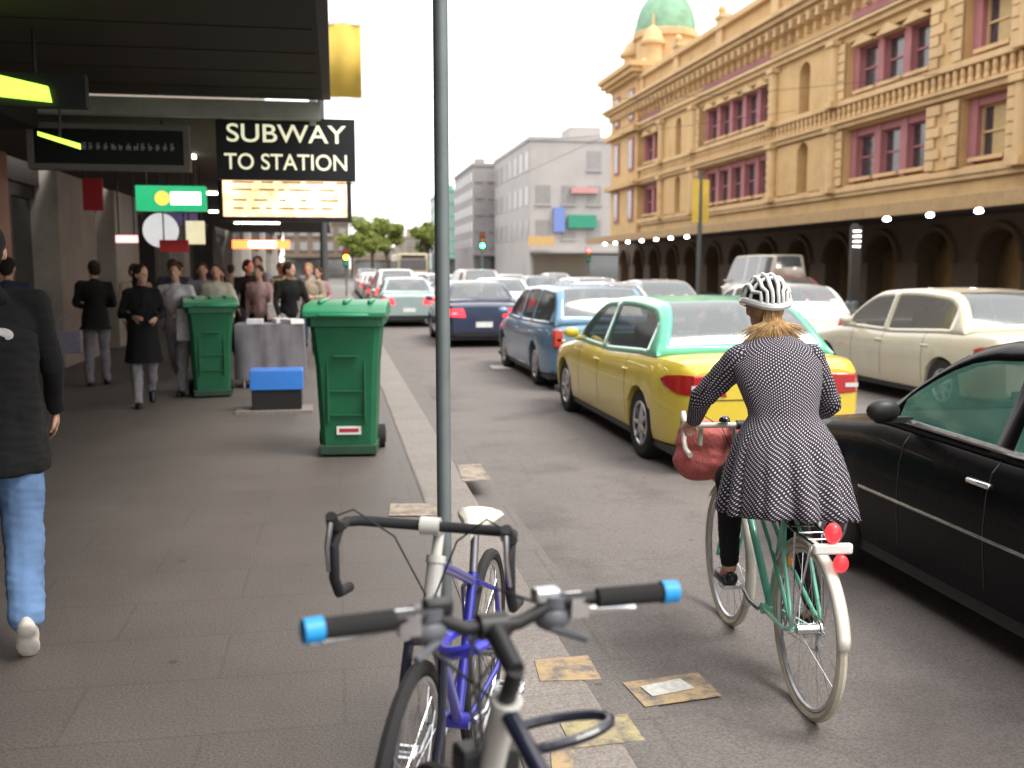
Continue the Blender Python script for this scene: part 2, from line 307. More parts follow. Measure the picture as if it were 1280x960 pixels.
for sg in segs:
    k, b, a = sg[:3]; quo = MB(); rz_ = MB(); sill = MB()
    for (z0, z1) in ROWS:
        if k == 'pier': wl.box(XF-.12, 26.5, a, b, z0, z1)
        elif k == 'pierwin':
            c = (a+b)/2; hw = .62
            wl.box(XF-.12, 26.5, a, c-hw, z0, z1); wl.box(XF-.12, 26.5, c+hw, b, z0, z1)
            # arched head over the narrow window
            pts = [(c-hw, z1), (c-hw, z1-.62)]+[(c-hw*math.cos(t*PI/10), z1-.62+.6*math.sin(t*PI/10)) for t in range(1, 10)]+[(c+hw, z1-.62), (c+hw, z1)]
            wl.prism(pts, 'x', XF-.1, 26.4); wins.append((c-hw, c+hw, z0, z1, 25.75, 'arch'))
            for cc in (a+.9, b-.9):
                sill = MB(); sill.tube([(XF-.25, cc, z0-.1), (XF-.25, cc, z1+.05)], .26, 12); sill.box(XF-.6, XF-.1, cc-.4, cc+.4, z1, z1+.25); sill.box(XF-.6, XF-.1, cc-.4, cc+.4, z0-.3, z0); sb('column', sill, OCH2, smooth=40)
        else:
            n = sg[3] if k == 'rose' else 1; mw = .55 if k == 'rose' else .55
            wpan = (b-a-mw*(n+1))/n
            for i in range(n+1):
                y0 = a+i*(mw+wpan); rz_.box(25.28, 26.5, y0, y0+mw, z0, z1)
            rz_.box(25.33, 26.5, a, b, z0, z0+.3)
            rz_.box(25.33, 26.5, a, b, z1-.35, z1)
            for i in range(n):
                y0 = a+mw+i*(mw+wpan); wins.append((y0, y0+wpan, z0+.3, z1-.35, 25.62, k))
                sill = MB()
                if z0 > 9:
                    sill.prism([(y0-.2, z1-.3), (y0+wpan+.2, z1-.3), (y0+wpan/2, z1+.18)], 'x', XF-.12, 25.35); sb('pediment', sill, OCH2); sill = MB()
                sill.box(XF+.02, 25.36, y0-.12, y0+wpan+.12, z0+.16, z0+.32); sb('sill', sill, OCH2)
        if k in ('pier', 'pierwin'):
            for e, sgn in ((a, 1), (b, -1)):
                z = z0; i = 0; quo = MB(); quo.box(XF-.14, XF-.11, *sorted((e, e+sgn*.6)), z0, z1)
                while z < z1-.1:
                    ww = .95 if i % 2 else .6; y0, y1 = sorted((e, e+sgn*ww)); quo.box(XF-.22, XF-.1, y0, y1, z+.03, min(z1, z+.42))
                    z += .45; i += 1
                sb('quoin_strip', quo, OCH2)
        if rz_.v: sb('rose_bay', rz_, ROSE); rz_ = MB()
sb('wall', wl, OCH)
for (a, b, z0, z1, x, k) in wins:
    fr = MB(); t = .07
    fr.box(x-.1, x+.02, a, a+t, z0, z1); fr.box(x-.1, x+.02, b-t, b, z0, z1); fr.box(x-.1, x+.02, a+t, b-t, z1-t, z1); fr.box(x-.1, x+.02, a+t, b-t, z0, z0+t)
    fr.box(x-.08, x+.01, a+t, b-t, (z0+z1)/2-.04, (z0+z1)/2+.04)
    f = sb('window', fr, OCH2 if k != 'rose' else ROSE)
    p = MB().box(x, x+.03, a, b, z0, z1); p.v = [tuple(Vector(v)-OFF) for v in p.v]; p.build('pane', WGL, f, None)
    if k == 'sash' or k == 'arch':
        p = MB().box(x-.012, x-.002, a+t, b-t-(.5 if k == 'sash' else 0), z0+(.1 if k == 'sash' else .9), z1-t); p.v = [tuple(Vector(v)-OFF) for v in p.v]; p.build('blind', BLIND, f, None)
cor = MB()
def band(z0, z1, pr, y0=2, y1=88.3): cor.box(XF-pr, XF+.1, y0-pr, y1+pr, z0, z1)
for z0, z1, pr in ((5.35, 5.6, .27), (5.15, 5.35, .18), (8.5, 8.72, .28), (8.72, 8.86, .45), (9.6, 9.86, .27), (12.95, 13.2, .25), (13.2, 13.4, .45), (14.9, 15.1, .5), (15.1, 15.35, .8), (15.35, 15.6, 1.05), (17.0, 17.3, .35), (17.3, 17.5, .15)): band(z0, z1, pr)
sb('cornice', cor, OCH2, bevel=.02)
y = 2.6
while y < 88:
    br = MB(); br.box(XF-.7, XF+.05, y, y+.32, 14.45, 14.9); br.box(XF-.28, XF+.05, y+.05, y+.27, 14.0, 14.45); sb('bracket', br, OCH2); y += 1.0
br = MB(); y = 2.6
while y < 80:
    br.lathe([(.09, 0), (.14, .12), (.08, .3), (.12, .5), (.09, .7)], (XF-.12, y, 8.87), 8); y += .5
sb('balustrade', br, OCH2)
fz = MB()
for sg in segs:
    if sg[0] in ('rose', 'sash'): sb('frieze_panel', MB().box(XF-.04, XF+.1, sg[2]+.3, sg[1]-.3, 13.45, 13.98), ROSE)
y = 4
while y < 80: par = MB(); par.box(XF-.2, XF+.3, y, y+1, 15.6, 17.7); par.box(XF-.3, XF+.4, y-.1, y+1.1, 17.7, 17.95); par.ell((XF, y+.5, 18.25), (.28, .28, .35), 10, 7); sb('parapet_pier', par, OCH2, smooth=40); y += 8.4
pav = MB(); pav.box(XF-.3, 40, 80.5, 88.5, 4.1, 18.2); 
for z0, z1, pr in ((17.2, 17.5, .5), (17.5, 17.9, .85), (17.9, 18.3, 1.1), (12.88, 13.33, .53), (8.47, 8.83, .53)): pav.box(XF-.3-pr, 40, 80.5-pr, 88.5+pr, z0, z1)
sb('corner_pavilion', pav, OCH)
for c, s_ in (((26.3, 87.0, 18.3), 1.0), ((26.3, 81.8, 18.3), .8)):
    tu = MB().lathe([(1.2*s_, 0), (1.2*s_, .4), (.95*s_, .45), (.95*s_, 1.7), (1.3*s_, 1.8), (1.3*s_, 2.05), (1.1*s_, 2.2), (.85*s_, 2.8), (.4*s_, 3.2), (.12, 3.35), (.08, 4.1), (.02, 4.4)], c, 18); sb('turret', tu, OCH2, smooth=35)
dm = MB(); dm.lathe([(2.5, 0), (2.5, 2.6), (2.8, 2.7), (2.8, 3.2), (2.6, 3.3)], (28.2, 84.2, 18.3), 24); sb('dome_drum', dm, OCH2, smooth=35)
dm = MB(); dm.lathe([(2.6*math.cos(a*PI/20), 3.6*math.sin(a*PI/20)) for a in range(0, 10)]+[(.4, 4.4), (.3, 5.4), (.05, 6.4)], (28.2, 84.2, 21.6), 24); sb('dome', dm, COPPER, smooth=35)
for y0 in (81.5, 85.8):   # openings in the pavilion
    for z0, z1 in ((5.7, 8.2), (9.9, 12.4), (14.0, 16.4)):
        f = sb('window', MB().box(XF-.42, XF-.3, y0-.12, y0+1.32, z0-.1, z1+.1), ROSE); p = MB().box(XF-.44, XF-.41, y0+.1, y0+1.1, z0+.1, z1-.1); p.v = [tuple(Vector(v)-OFF) for v in p.v]; p.build('pane', WGL, f, None)
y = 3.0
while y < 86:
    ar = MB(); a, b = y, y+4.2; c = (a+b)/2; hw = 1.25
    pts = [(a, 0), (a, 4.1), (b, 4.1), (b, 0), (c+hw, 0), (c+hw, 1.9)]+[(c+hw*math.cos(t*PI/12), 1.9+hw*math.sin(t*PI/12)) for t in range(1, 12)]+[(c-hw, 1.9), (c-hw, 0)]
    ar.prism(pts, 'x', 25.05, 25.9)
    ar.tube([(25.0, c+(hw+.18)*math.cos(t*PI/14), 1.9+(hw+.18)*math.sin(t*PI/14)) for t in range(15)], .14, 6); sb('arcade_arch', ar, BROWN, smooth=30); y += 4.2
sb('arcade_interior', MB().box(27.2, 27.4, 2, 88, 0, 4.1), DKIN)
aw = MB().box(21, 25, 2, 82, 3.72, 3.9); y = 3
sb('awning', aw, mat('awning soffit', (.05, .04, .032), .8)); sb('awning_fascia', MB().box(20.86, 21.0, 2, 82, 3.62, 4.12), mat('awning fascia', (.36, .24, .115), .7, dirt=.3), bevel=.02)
rf = MB()
for i in range(80): rf.box(21, 24.96, 2.1+i, 2.2+i, 3.9, 3.96)
sb('awning_roofing', rf, mat('awning ribs', (.40, .27, .13), .7))
LAMPW = mat('lit white lamp', (1, .97, .9), .4, emit=(1, .96, .9), es=14)
for y in (30.6, 33.4, 36.3, 59, 62, 65, 68.2, 71.6, 75, 78):
    lp = MB().lathe([(.03, .14), (.05, .06), (.12, .03), (.14, -.04), (.08, -.09)], (21.35, y, 3.58), 10); sb('awning_lamp', lp, LAMPW, smooth=60)

# ------------------------------------------------------------------ blocks beyond the cross street
def block(name, x0, x1, y0, y1, h, m, label, rows, cols, gm, skip=(), bands=None):
    e = empty(name, ((x0+x1)/2, y0, 0), 0, label, 'building', 'buildings beyond the cross street'); o = Vector(((x0+x1)/2, y0, 0))
    def B(nm, mb, mm, par=e):
        mb.v = [tuple(Vector(v)-o) for v in mb.v]; return mb.build(nm, mm, par, None)
    B('wall', MB().box(x0, x1, y0, y1, 0, h), m); B('parapet', MB().box(x0-.15, x1+.15, y0-.15, y1+.15, h, h+.5), m)
    B('plant_room', MB().box(lerp(x0, x1, .35), lerp(x0, x1, .6), y0+3, y0+8, h+.5, h+2.2) if 'grey' in label and rows < 4 else MB().box(x0+1, x0+2.4, y0+4, y0+6, h+.5, h+1.6), m)
    zz = (h-4.5)/rows
    for r in range(rows):
        for c in range(cols):
            if (r, c) in skip: continue
            a = lerp(x0, x1, (c+.22)/cols); b_ = lerp(x0, x1, (c+.78)/cols); z0 = 4.2+r*zz+zz*.25; z1 = 4.2+r*zz+zz*.8
            f = B('window', MB().box(a, b_, y0-.06, y0+.1, z0, z1), WGLF); B('sill', MB().box(a-.1, b_+.1, y0-.2, y0+.05, z0-.18, z0), m, f)
        nc = max(3, int((y1-y0)/4))
        for c in range(nc):
            a = lerp(y0, y1, (c+.25)/nc); b_ = lerp(y0, y1, (c+.75)/nc); z0 = 4.2+r*zz+zz*.25; z1 = 4.2+r*zz+zz*.8
            B('window', MB().box(x0-.06, x0+.1, a, b_, z0, z1), WGLF)
    B('shopfront', MB().box(x0+.4, x1-.4, y0-.08, y0+.1, .3, 3.2), gm); B('canopy', MB().box(x0-.5, x1, y0-2.2, y0, 3.5, 3.8), m)
    return e
WGLF = mat('far window glass', (.24, .235, .235), .3, spec=.8, var=.2)
block('corner_building', 23.8, 40, 122, 150, 17.2, mat('pale grey cladding', (.36, .34, .33), .7, var=.08, scale=.3, dirt=.2), 'tall pale grey flat-topped building just left of the station corner', 3, 5, GLASS, skip={(2, 0), (2, 1), (1, 3), (2, 3)})
block('office_building', 20.8, 28.4, 152, 176, 17.0, mat('mid grey concrete', (.27, .25, .245), .75, scale=.3), 'darker grey concrete office building beyond the pale one', 5, 4, GLASS)
block('glass_building', 21.5, 27.5, 200, 230, 16.8, mat('teal cladding', (.16, .30, .25), .5, scale=.3), 'green tinted office building farthest down the street', 5, 4, GLASS)
bl = block('brick_shop', 4.2, 14, 235, 250, 6.0, mat('tan brick', (.25, .2, .15), .8), 'low tan brick building at the end of the street', 1, 5, GLASS)
bl = block('end_building', -9, 2.4, 182, 196, 9.5, mat('brown brick', (.16, .12, .09), .8), 'brown brick building closing the street at the far left', 2, 5, GLASS)
bl = block('low_shop', 13, 20, 215, 225, 8.0, mat('cream brick', (.35, .3, .24), .8), 'low cream building seen between the traffic and the grey blocks', 2, 4, GLASS)
# ------------------------------------------------------------------ shops on the left with their street verandahs
sh = empty('shop_row', (-4.5, 15, 0), 0, 'row of dark shops behind a deep street verandah at the left', 'shops')
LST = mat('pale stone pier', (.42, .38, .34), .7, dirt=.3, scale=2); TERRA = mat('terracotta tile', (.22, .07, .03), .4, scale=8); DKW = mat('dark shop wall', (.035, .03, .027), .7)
SHG = mat('shop glass', (.03, .035, .035), .08, spec=1.)
sh_o = Vector((-4.5, 15, 0))
def S(name, mb, m, parent=None, smooth=None, bevel=0):
    mb.v = [tuple(Vector(v)-sh_o) for v in mb.v]; return mb.build(name, m, parent or sh, smooth, bevel)
S('wall', MB().box(-12, -5.0, -8, 90, 0, 13), DKW)
up = MB().box(-5.0, -4.5, -8, 90, 4.3, 13); S('upper_wall', up, mat('painted brick', (.3, .26, .22), .8, dirt=.3))
for (a, b, m) in ((8.2, 9.4, DKW), (13.6, 14.9, TERRA), (17.4, 19.9, LST), (21.6, 24.0, LST), (26, 26.6, DKW), (31, 32, LST), (38, 39, DKW), (45, 46.2, LST), (3, 3.8, DKW), (54, 55, LST), (65, 66, LST), (78, 79, LST)):
    S('pier', MB().box(-5.0, -4.42, a, b, 0, 4.3), m, bevel=.02)
edges = [-8, 3, 3.8, 8.2, 9.4, 13.6, 14.9, 17.4, 19.9, 21.6, 24.0, 26, 26.6, 31, 32, 38, 39, 45, 46.2, 54, 55, 65, 66, 78, 79, 90]
WARM = mat('lit shop interior', (.5, .4, .3), .8, emit=(1, .72, .45), es=1.1, var=.6, scale=3)
for i in range(0, len(edges)-1, 2):
    a, b = edges[i], edges[i+1]
    g = S('shop_window', MB().box(-4.9, -4.86, a, b, .45, 2.75), SHG); S('frame', MB().box(-4.95, -4.78, a, b, 0, .45).box(-4.95, -4.78, a, b, 2.75, 2.95).box(-4.95, -4.78, (a+b)/2-.04, (a+b)/2+.04, .45, 2.75), BLACKP, g)
    S('shop_fascia', MB().box(-5, -4.7, a, b, 2.95, 4.3), DKW)
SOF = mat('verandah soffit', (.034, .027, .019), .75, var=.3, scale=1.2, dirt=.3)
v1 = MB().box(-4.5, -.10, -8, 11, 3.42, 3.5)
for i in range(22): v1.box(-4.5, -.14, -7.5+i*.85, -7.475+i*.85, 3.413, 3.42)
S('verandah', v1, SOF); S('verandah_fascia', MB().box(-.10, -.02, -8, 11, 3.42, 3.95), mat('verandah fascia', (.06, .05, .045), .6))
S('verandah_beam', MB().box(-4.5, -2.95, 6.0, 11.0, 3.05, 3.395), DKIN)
S('verandah_end_beam', MB().box(-3.0, -.13, 11.0, 11.14, 3.22, 3.40), mat('pale painted beam', (.35, .36, .31), .6, dirt=.35, scale=3))
S('verandah', MB().box(-4.5, -.25, 11.14, 46, 3.22, 3.32), SOF); S('verandah_fascia', MB().box(-.25, -.18, 11.2, 46, 3.18, 3.65), mat('pale fascia', (.3, .3, .28), .6, dirt=.3, scale=2))
for i in range(4): S('added_fill_tube', MB().box(-3.4, -1.9, 14.6+i*7, 14.75+i*7, 3.17, 3.215), mat('added fill glow', (1, 1, 1), .4, emit=(1, .93, .8), es=5))  # glowing tubes added under the verandah to brighten the crowd and shop walls

# trees at the end of the street
LEAF = mat('leaf green', (.15, .18, .03), .7, var=.5, scale=2.5); BARK = mat('bark', (.09, .065, .045), .9)
def tree(x, y, h, cr, label, sd, n=2600, leaf=.35):
    rr = random.Random(sd); e = empty('street_tree', (x, y, 0), 0, label, 'tree', 'trees at the end of the street')
    tr = MB(); tr.tube([(0, 0, -.1), (.1, 0, h*.25), (0, .1, h*.5), (.1, 0, h*.8)], [.3, .24, .17, .05], 8); blobs = []
    for k in range(9):
        a = rr.uniform(0, 2*PI); q = Vector((math.cos(a)*cr*.6, math.sin(a)*cr*.6, h*rr.uniform(.55, .95))); tr.tube([(0, 0, h*.4), q*.6+Vector((0, 0, h*.22)), q], [.12, .07, .02], 6); blobs.append((q, cr*rr.uniform(.35, .6)))
    blobs.append((Vector((0, 0, h*.8)), cr*.6)); tr.build('trunk', BARK, e)
    cw = MB()
    for k in range(n):
        q, rad = rr.choice(blobs); d = Vector((rr.gauss(0, 1), rr.gauss(0, 1), rr.gauss(0, 1))).normalized()*rad*rr.uniform(.5, 1.05); d.z *= .8; c = q+d
        u = Vector((rr.gauss(0, 1), rr.gauss(0, 1), rr.gauss(0, 1))).normalized(); v = u.orthogonal().normalized(); s_ = leaf*rr.uniform(.5, 1.1)
        cw.add([c-u*s_, c+v*s_*.6, c+u*s_, c-v*s_*.6], [(0, 1, 2, 3)])
    cw.build('crown', LEAF, e, None)
tree(5.2, 148, 8.8, 3.2, 'round yellow-green tree at the end of the street beside the verandah', 1)
tree(7.6, 152, 8.0, 2.6, 'lower yellow-green tree touching the round one on its right', 2)
tree(14.5, 160, 8.6, 2.6, 'dark tree mostly behind the grey pole far down the street', 3)
tree(2.6, 170, 7.5, 2.6, 'leftmost small tree at the end of the street', 4)

# ------------------------------------------------------------------ cars
def car(name, label, cat, cx, rear, heading, paintm, roofm=None, L=4.75, W=1.82, H=1.45, kind='sedan', glass=None, braking=False, group=None, near=False, lights_on=False, plate=True, trim=None, cxy=None, lowm=None):
    """heading 0 = facing away from the camera; `rear` = F of the bumper nearest the camera"""
    yc = rear+L/2
    e = empty(name, (cx, yc, RZ), heading, label, cat, group); glass = glass or GLASS; roofm = roofm or paintm
    h = L/2; hw = W/2; Rw = .325; Ra = .375; ya = (-h+.98, h-.88)
    if kind == 'sedan': z1k = [(-h, .97), (-h+.35, 1.0), (-h+1.1, .99), (-.2, .93), (h-1.35, .95), (h-.5, .84), (h, .70)]; roof = (-h+.62, -h+1.25, h-2.15, h-1.28)
    elif kind == 'wagon': z1k = [(-h, .95), (-h+.4, .97), (-.2, .94), (h-1.2, .95), (h-.4, .84), (h, .72)]; roof = (-h+.10, -h+.55, h-1.95, h-1.1)
    elif kind == 'hatch': z1k = [(-h, .95), (-h+.4, .97), (-.2, .93), (h-1.1, .94), (h-.4, .83), (h, .70)]; roof = (-h+.12, -h+.75, h-1.9, h-1.0)
    elif kind == 'suv': z1k = [(-h, 1.08), (-.2, 1.08), (h-1.2, 1.08), (h-.4, 1.0), (h, .88)]; roof = (-h+.10, -h+.42, h-1.9, h-1.15)
    else: z1k = [(-h, 1.15), (0, 1.12), (h-.8, 1.1), (h, .95)]; roof = (-h+.05, -h+.2, h-1.35, h-.6)
    yr0, yr1, yw1, yw0 = roof; step = .05 if near else .09
    ys = [-h, -h+.03, -h+.08, -h+.15, -h+.25, -h+.4, h-.4, h-.25, h-.15, h-.08, h-.03, h]
    y = -h+.5
    while y < h-.4: ys.append(y); y += .35
    for a in ya:
        k = -Ra
        while k <= Ra+.001: ys.append(a+k); k += step
        ys += [a-Ra-.004, a+Ra+.004]
    ys = sorted(set(round(y, 4) for y in ys))
    def z1(y): return interp(z1k, y)
    def half(y):
        d = max(0, abs(y)-(h-.75))/.75; return hw*math.sqrt(max(.0, 1-.30*d**2.2))
    def sec(y):
        e_ = max(0, (abs(y)-(h-.22))/.22); front = y > 0
        top = z1(y)-(.13 if front else .06)*e_**3; bot = .20+.10*e_**2; wv = half(y)*(1-.05*e_**4)
        za = 0
        for a in ya:
            if abs(y-a) < Ra: za = max(za, .31+math.sqrt(Ra*Ra-(y-a)**2))
        lv = [(0, 0), (.88, 0), (.955, .06), (.975, .16), (.995, .40), (1.0, .56), (.992, .76), (.965, .90), (.92, .97), (.80, 1.0), (.45, 1.018), (0, 1.025)]
        o = []
        for i, (f, t) in enumerate(lv):
            z = bot+(top-bot)*t; z = max(z, za) if i < 8 else z; o.append((wv*f, z))
        return o
    b = MB(); n = 12
    for y in ys:
        s_ = sec(y); b.v += [(x, y, z) for x, z in s_]+[(-x, y, z) for x, z in s_[-2:0:-1]]
    m_ = 2*n-2
    for i in range(len(ys)-1):
        for k in range(m_): b.f.append((i*m_+k, i*m_+(k+1) % m_, (i+1)*m_+(k+1) % m_, (i+1)*m_+k))
    b.f += [tuple(range(m_)), tuple(range((len(ys)-1)*m_, len(ys)*m_))[::-1]]
    body = b.build('body', paintm, e, 38)
    # dark sill and bumper inserts
    tr = MB(); tr.box(-hw*.93, hw*.93, -h+.1, h-.1, .17, .235); tr.box(-hw*.55, hw*.55, h-.04, h+.006, .28, .52)
    tr.box(-hw*.70, hw*.70, -h-.008, -h+.05, .26, .36); tr.build('bumper_trim', BLACKP, body, None)
    # cabin with real window openings
    zb = lambda y: z1(y)+.0
    def zt(y):
        if y <= yr0: return z1(yr0)
        if y < yr1: t = (y-yr0)/(yr1-yr0); return lerp(z1(yr0), H-.035, math.sin(t*PI/2)**.85)
        if y <= yw1: t = (y-yr1)/(yw1-yr1); return H-.035+.035*math.sin(t*PI)
        if y < yw0: t = (yw0-y)/(yw0-yw1); return lerp(z1(yw0), H-.035, math.sin(t*PI/2)**.9)
        return z1(yw0)
    wb = hw*.925; wt = hw*.70
    def W_(y, z): return wb*(1 if abs(y) < h-1.2 else half(y)/hw)-(wb-wt)*max(0, (z-zb(y)))/(H-zb(y))
    mid = (yr1+yw1)/2
    if kind == 'sedan': pills = [(-.10, .02)]; side = (yr0+.32, yw0-.24)
    else: pills = [(-.05, .06), (-h+1.35, -h+1.43)]; side = (yr0+.2, yw0-.24)
    yy = [yr0, yr0+.05, yr1-.03, yr1, yw1, yw1+.03, yw0-.05, yw0, side[0], side[1]]+[p for q in pills for p in q]
    k = yr0
    while k < yw0: yy.append(k); k += .12
    yy = sorted(set(round(q, 4) for q in yy))
    P = []
    for y in yy:
        z0, z4 = zb(y)-.02, zt(y)+.001; s0 = zb(y)+.035; s1 = max(s0, z4-.085); s0 = min(s0, z4); s1 = min(s1, z4)
        r_ = [(W_(y, z0), z0), (W_(y, s0), s0), (W_(y, s1), s1), (W_(y, max(s1, z4-.035))-.012, max(s1, z4-.035)), (max(0, W_(y, z4)-.055), z4), (max(0, W_(y, z4)-.11), z4+.008), (0, z4+.022)]
        P.append([(x, y, z) for x, z in r_]+[(-x, y, z) for x, z in r_[-2::-1]])
    shell = MB(); fw = MB(); rw = MB(); sides = {}
    nn = 13
    for mb in (shell,): mb.v = [p for s_ in P for p in s_]
    for i in range(len(yy)-1):
        ym = (yy[i]+yy[i+1])/2
        for k in range(nn-1):
            q = [P[i][k], P[i][k+1], P[i+1][k+1], P[i+1][k]]
            if k in (5, 6) and yr0+.04 < ym < yr1-.02: rw.add(q, [(0, 1, 2, 3)]); continue
            if k in (5, 6) and yw1+.02 < ym < yw0-.04: fw.add(q, [(0, 1, 2, 3)]); continue
            if k in (1, 10) and side[0] < ym < side[1] and not any(a < ym < b_ for a, b_ in pills):
                key = (k, sum(1 for a, b_ in pills if ym > b_)); sides.setdefault(key, MB()).add(q, [(0, 1, 2, 3)]); continue
            shell.f.append((i*nn+k, i*nn+k+1, (i+1)*nn+k+1, (i+1)*nn+k))
    cab = shell.build('cabin', roofm, e, 50)
    so = cab.modifiers.new('s', 'SOLIDIFY'); so.thickness = .03; so.offset = -1
    if rw.f: rw.build('rear_window', glass, e, 60)
    if fw.f: fw.build('windscreen', glass, e, 60)
    for s_ in sides.values(): s_.build('side_window', glass, e, 60)
    ins = MB().box(-wb+.05, wb-.05, yr0+.05, yw0-.05, zb(mid)-.01 if kind == 'van' else zb(mid)+.02, zb(mid)+.045)
    intr = ins.build('interior_deck', DARKIN, e, None)
    zd = zb(mid)+.02
    for sx in (-.36, .36):
        for sy in ((.05,) if kind != 'van' else (.6,)):
            MB().cbox((sx, mid+sy+.1, zd+.12), (.46, .12, .24), Matrix.Rotation(R(12), 3, 'X')).cbox((sx, mid+sy+.05, zd+.27), (.24, .08, .14)).build('seat', SEATM, e, 40, .03)
    if kind != 'van': MB().cbox((0, mid-.55, zd+.08), (1.15, .12, .16), Matrix.Rotation(R(12), 3, 'X')).build('rear_seat', SEATM, e, 40, .03)
    # wheels
    for sx in (-1, 1):
        for yv in ya:
            t = MB(); c = (sx*(hw-.125), yv, Rw)
            rl = [(Rw-.03, -.10), (Rw-.008, -.09), (Rw, -.06), (Rw, .06), (Rw-.008, .09), (Rw-.03, .10), (Rw*.62, .085), (Rw*.62, -.085)]
            ng = 28; vs = [(sx*a, r*math.cos(2*PI*k/ng), r*math.sin(2*PI*k/ng)) for r, a in rl for k in range(ng)]; fs = []
            for i in range(8):
                j = (i+1) % 8
                for k in range(ng): fs.append((i*ng+k, i*ng+(k+1) % ng, j*ng+(k+1) % ng, j*ng+k))
            t.add([Vector(v)+Vector(c) for v in vs], fs); ty = t.build('wheel', RUB, e, 40)
            rm = MB(); cx_ = c[0]+sx*.055
            rm.tube([Vector((cx_+sx*.02, yv+Rw*.62*math.cos(2*PI*k/24), Rw+Rw*.62*math.sin(2*PI*k/24))) for k in range(24)], .018, 6, closed=True)
            for k in range(7):
                a = 2*PI*k/7; rm.tube([(cx_+sx*.012, yv, Rw), (cx_+sx*.02, yv+.2*math.cos(a), Rw+.2*math.sin(a))], [.035, .02], 6)
            rm.cyl((cx_+sx*.01, yv, Rw), 'x', .055, .05, 16); rm.build('rim', ALU, ty, 40)
            MB().cyl((cx_-sx*.03, yv, Rw), 'x', Rw*.63, .02, 20).build('brake_disc', BLACKP, ty, 40)
        # lamps
        lm = REDON if braking else REDL
        w_r = half(-h+.04); zt_ = z1(-h)-.10
        if kind in ('wagon', 'suv', 'van'): l = MB().cbox((sx*(w_r-.055), -h+.06, zt_-.08), (.14, .16, .26))
        else:
            l = MB(); wr_ = half(-h)*.95
            l.prism([(sx*wr_*.66, zt_+.01), (sx*wr_, zt_+.0), (sx*wr_, zt_-.17), (sx*wr_*.58, zt_-.19)], 'y', -h-.012, -h+.02)
            yl = [-h-.002, -h+.05, -h+.12, -h+.20, -h+.30, -h+.38]; tz = [(.0, .17), (.0, .17), (.0, .165), (.01, .14), (.02, .11), (.05, .07)]; vs = []
            for yv, (p_, q_) in zip(yl, tz):
                s__ = sec(min(-h+.5, max(-h, yv)))
                for zz in (zt_-p_, zt_-(p_+q_)/2, zt_-q_):
                    xx = interp(sorted((z_, x_) for x_, z_ in s__[2:9]), zz)
                    vs.append((sx*(xx+.008), yv, zz))
            l.add(vs, [(i*3+k, i*3+k+1, i*3+k+4, i*3+k+3) for i in range(5) for k in (0, 1)])
        tl = l.build('tail_light', lm, e, 40, .02)
        MB().cbox((sx*(w_r-.10), -h-.014, zt_-.10), (.12, .012, .035)).build('reverse_lamp', WHL, tl, None)
        wf = half(h-.05); zf = z1(h-.1)-.15
        MB().prism([(sx*wf*.55, zf+.06), (sx*(wf+.0), zf+.10), (sx*(wf+.0), zf), (sx*wf*.6, zf-.06)], 'y', h-.22, h+.006).build('headlight', HLON if lights_on else WHL, e, 40, .015)
        # mirror, handles, door gaps
        my = yw0-.34; mz = zb(my)+.09
        mo = MB().ell((sx*(hw+.07), my, mz), (.095, .05, .062), 14, 8).cbox((sx*(hw-.04), my+.01, mz-.05), (.14, .04, .03)); mo.build('wing_mirror', BLACKP if near and trim else paintm, e, 50)
        dl = MB()
        for yg in ([side[1]-.15, -.04, ya[0]+.42] if kind != 'van' else [0.4]):
            A_ = [(sx*(x_+.0015), yg, z_) for x_, z_ in sec(yg)[3:10]]; B_ = [(sx*(x_+.0015), yg+.009, z_) for x_, z_ in sec(yg+.009)[3:10]]
            dl.add(A_+B_, [(i, i+1, i+8, i+7) for i in range(6)])
        dl.build('door_gap', BLACKP, body, None)
        for yg in ((.15, -.95) if kind != 'van' else (.3,)):
            MB().cbox((sx*(hw*.985), yg-.12, .80), (.035, .17, .028)).build('door_handle', trim or paintm, body, 40, .01)
        if trim:
            MB().tube([(sx*(W_(k, zb(k)+.03)+.008), k, zb(k)+.030) for k in [side[0]-.3+(side[1]+.25-side[0])*t/8 for t in range(9)]], .015, 6).build('belt_trim', trim, body, 40)
            MB().tube([(sx*(hw*1.0+.002), k, .56) for k in (ya[0]+.4, 0, ya[1]-.4)], .010, 6).build('rubbing_strip', trim, body, 40)
    if plate:
        MB().box(-.19, .19, -h-.016, -h-.004, .46 if kind == 'sedan' else .62, .58 if kind == 'sedan' else .74).build('number_plate', PLATE, e, None)
        MB().box(-.19, .19, h+.008, h+.018, .40, .51).build('number_plate', PLATE, e, None)
    if near:
        se = MB().box(-hw*.66, hw*.66, -h-.006, -h+.02, .655, .662); se.build('boot_gap', BLACKP, body, None)
    MB().tube([(hw*.55, -h+.1, .22), (hw*.55, -h-.03, .21)], .03, 8).build('exhaust', ALU, e, 40)
    return e
TY = paint('taxi yellow', (.72, .55, .06)); TG = paint('taxi green', (.09, .46, .30)); BLK = mat('black car paint', (.004, .004, .005), .25, spec=.08, coat=.06); BLU = paint('blue metallic', (.16, .30, .46), .35)
CRM = paint('cream car paint', (.56, .52, .40)); SIL = paint('silver paint', (.50, .50, .51), .5); WHI = paint('white car paint', (.72, .71, .70)); GRY = paint('grey car paint', (.22, .22, .23), .4)
RED = paint('red car paint', (.42, .02, .03)); NAV = paint('dark blue paint', (.03, .04, .08)); BEI = paint('beige car paint', (.42, .37, .30)); TEAL = paint('pale teal paint', (.35, .46, .44), .3)
car('taxi', 'yellow taxi with green roof just ahead of the cyclist', 'taxi', 3.70, 7.95, 0, TY, TG, L=4.95, W=1.87, H=1.48, near=True)
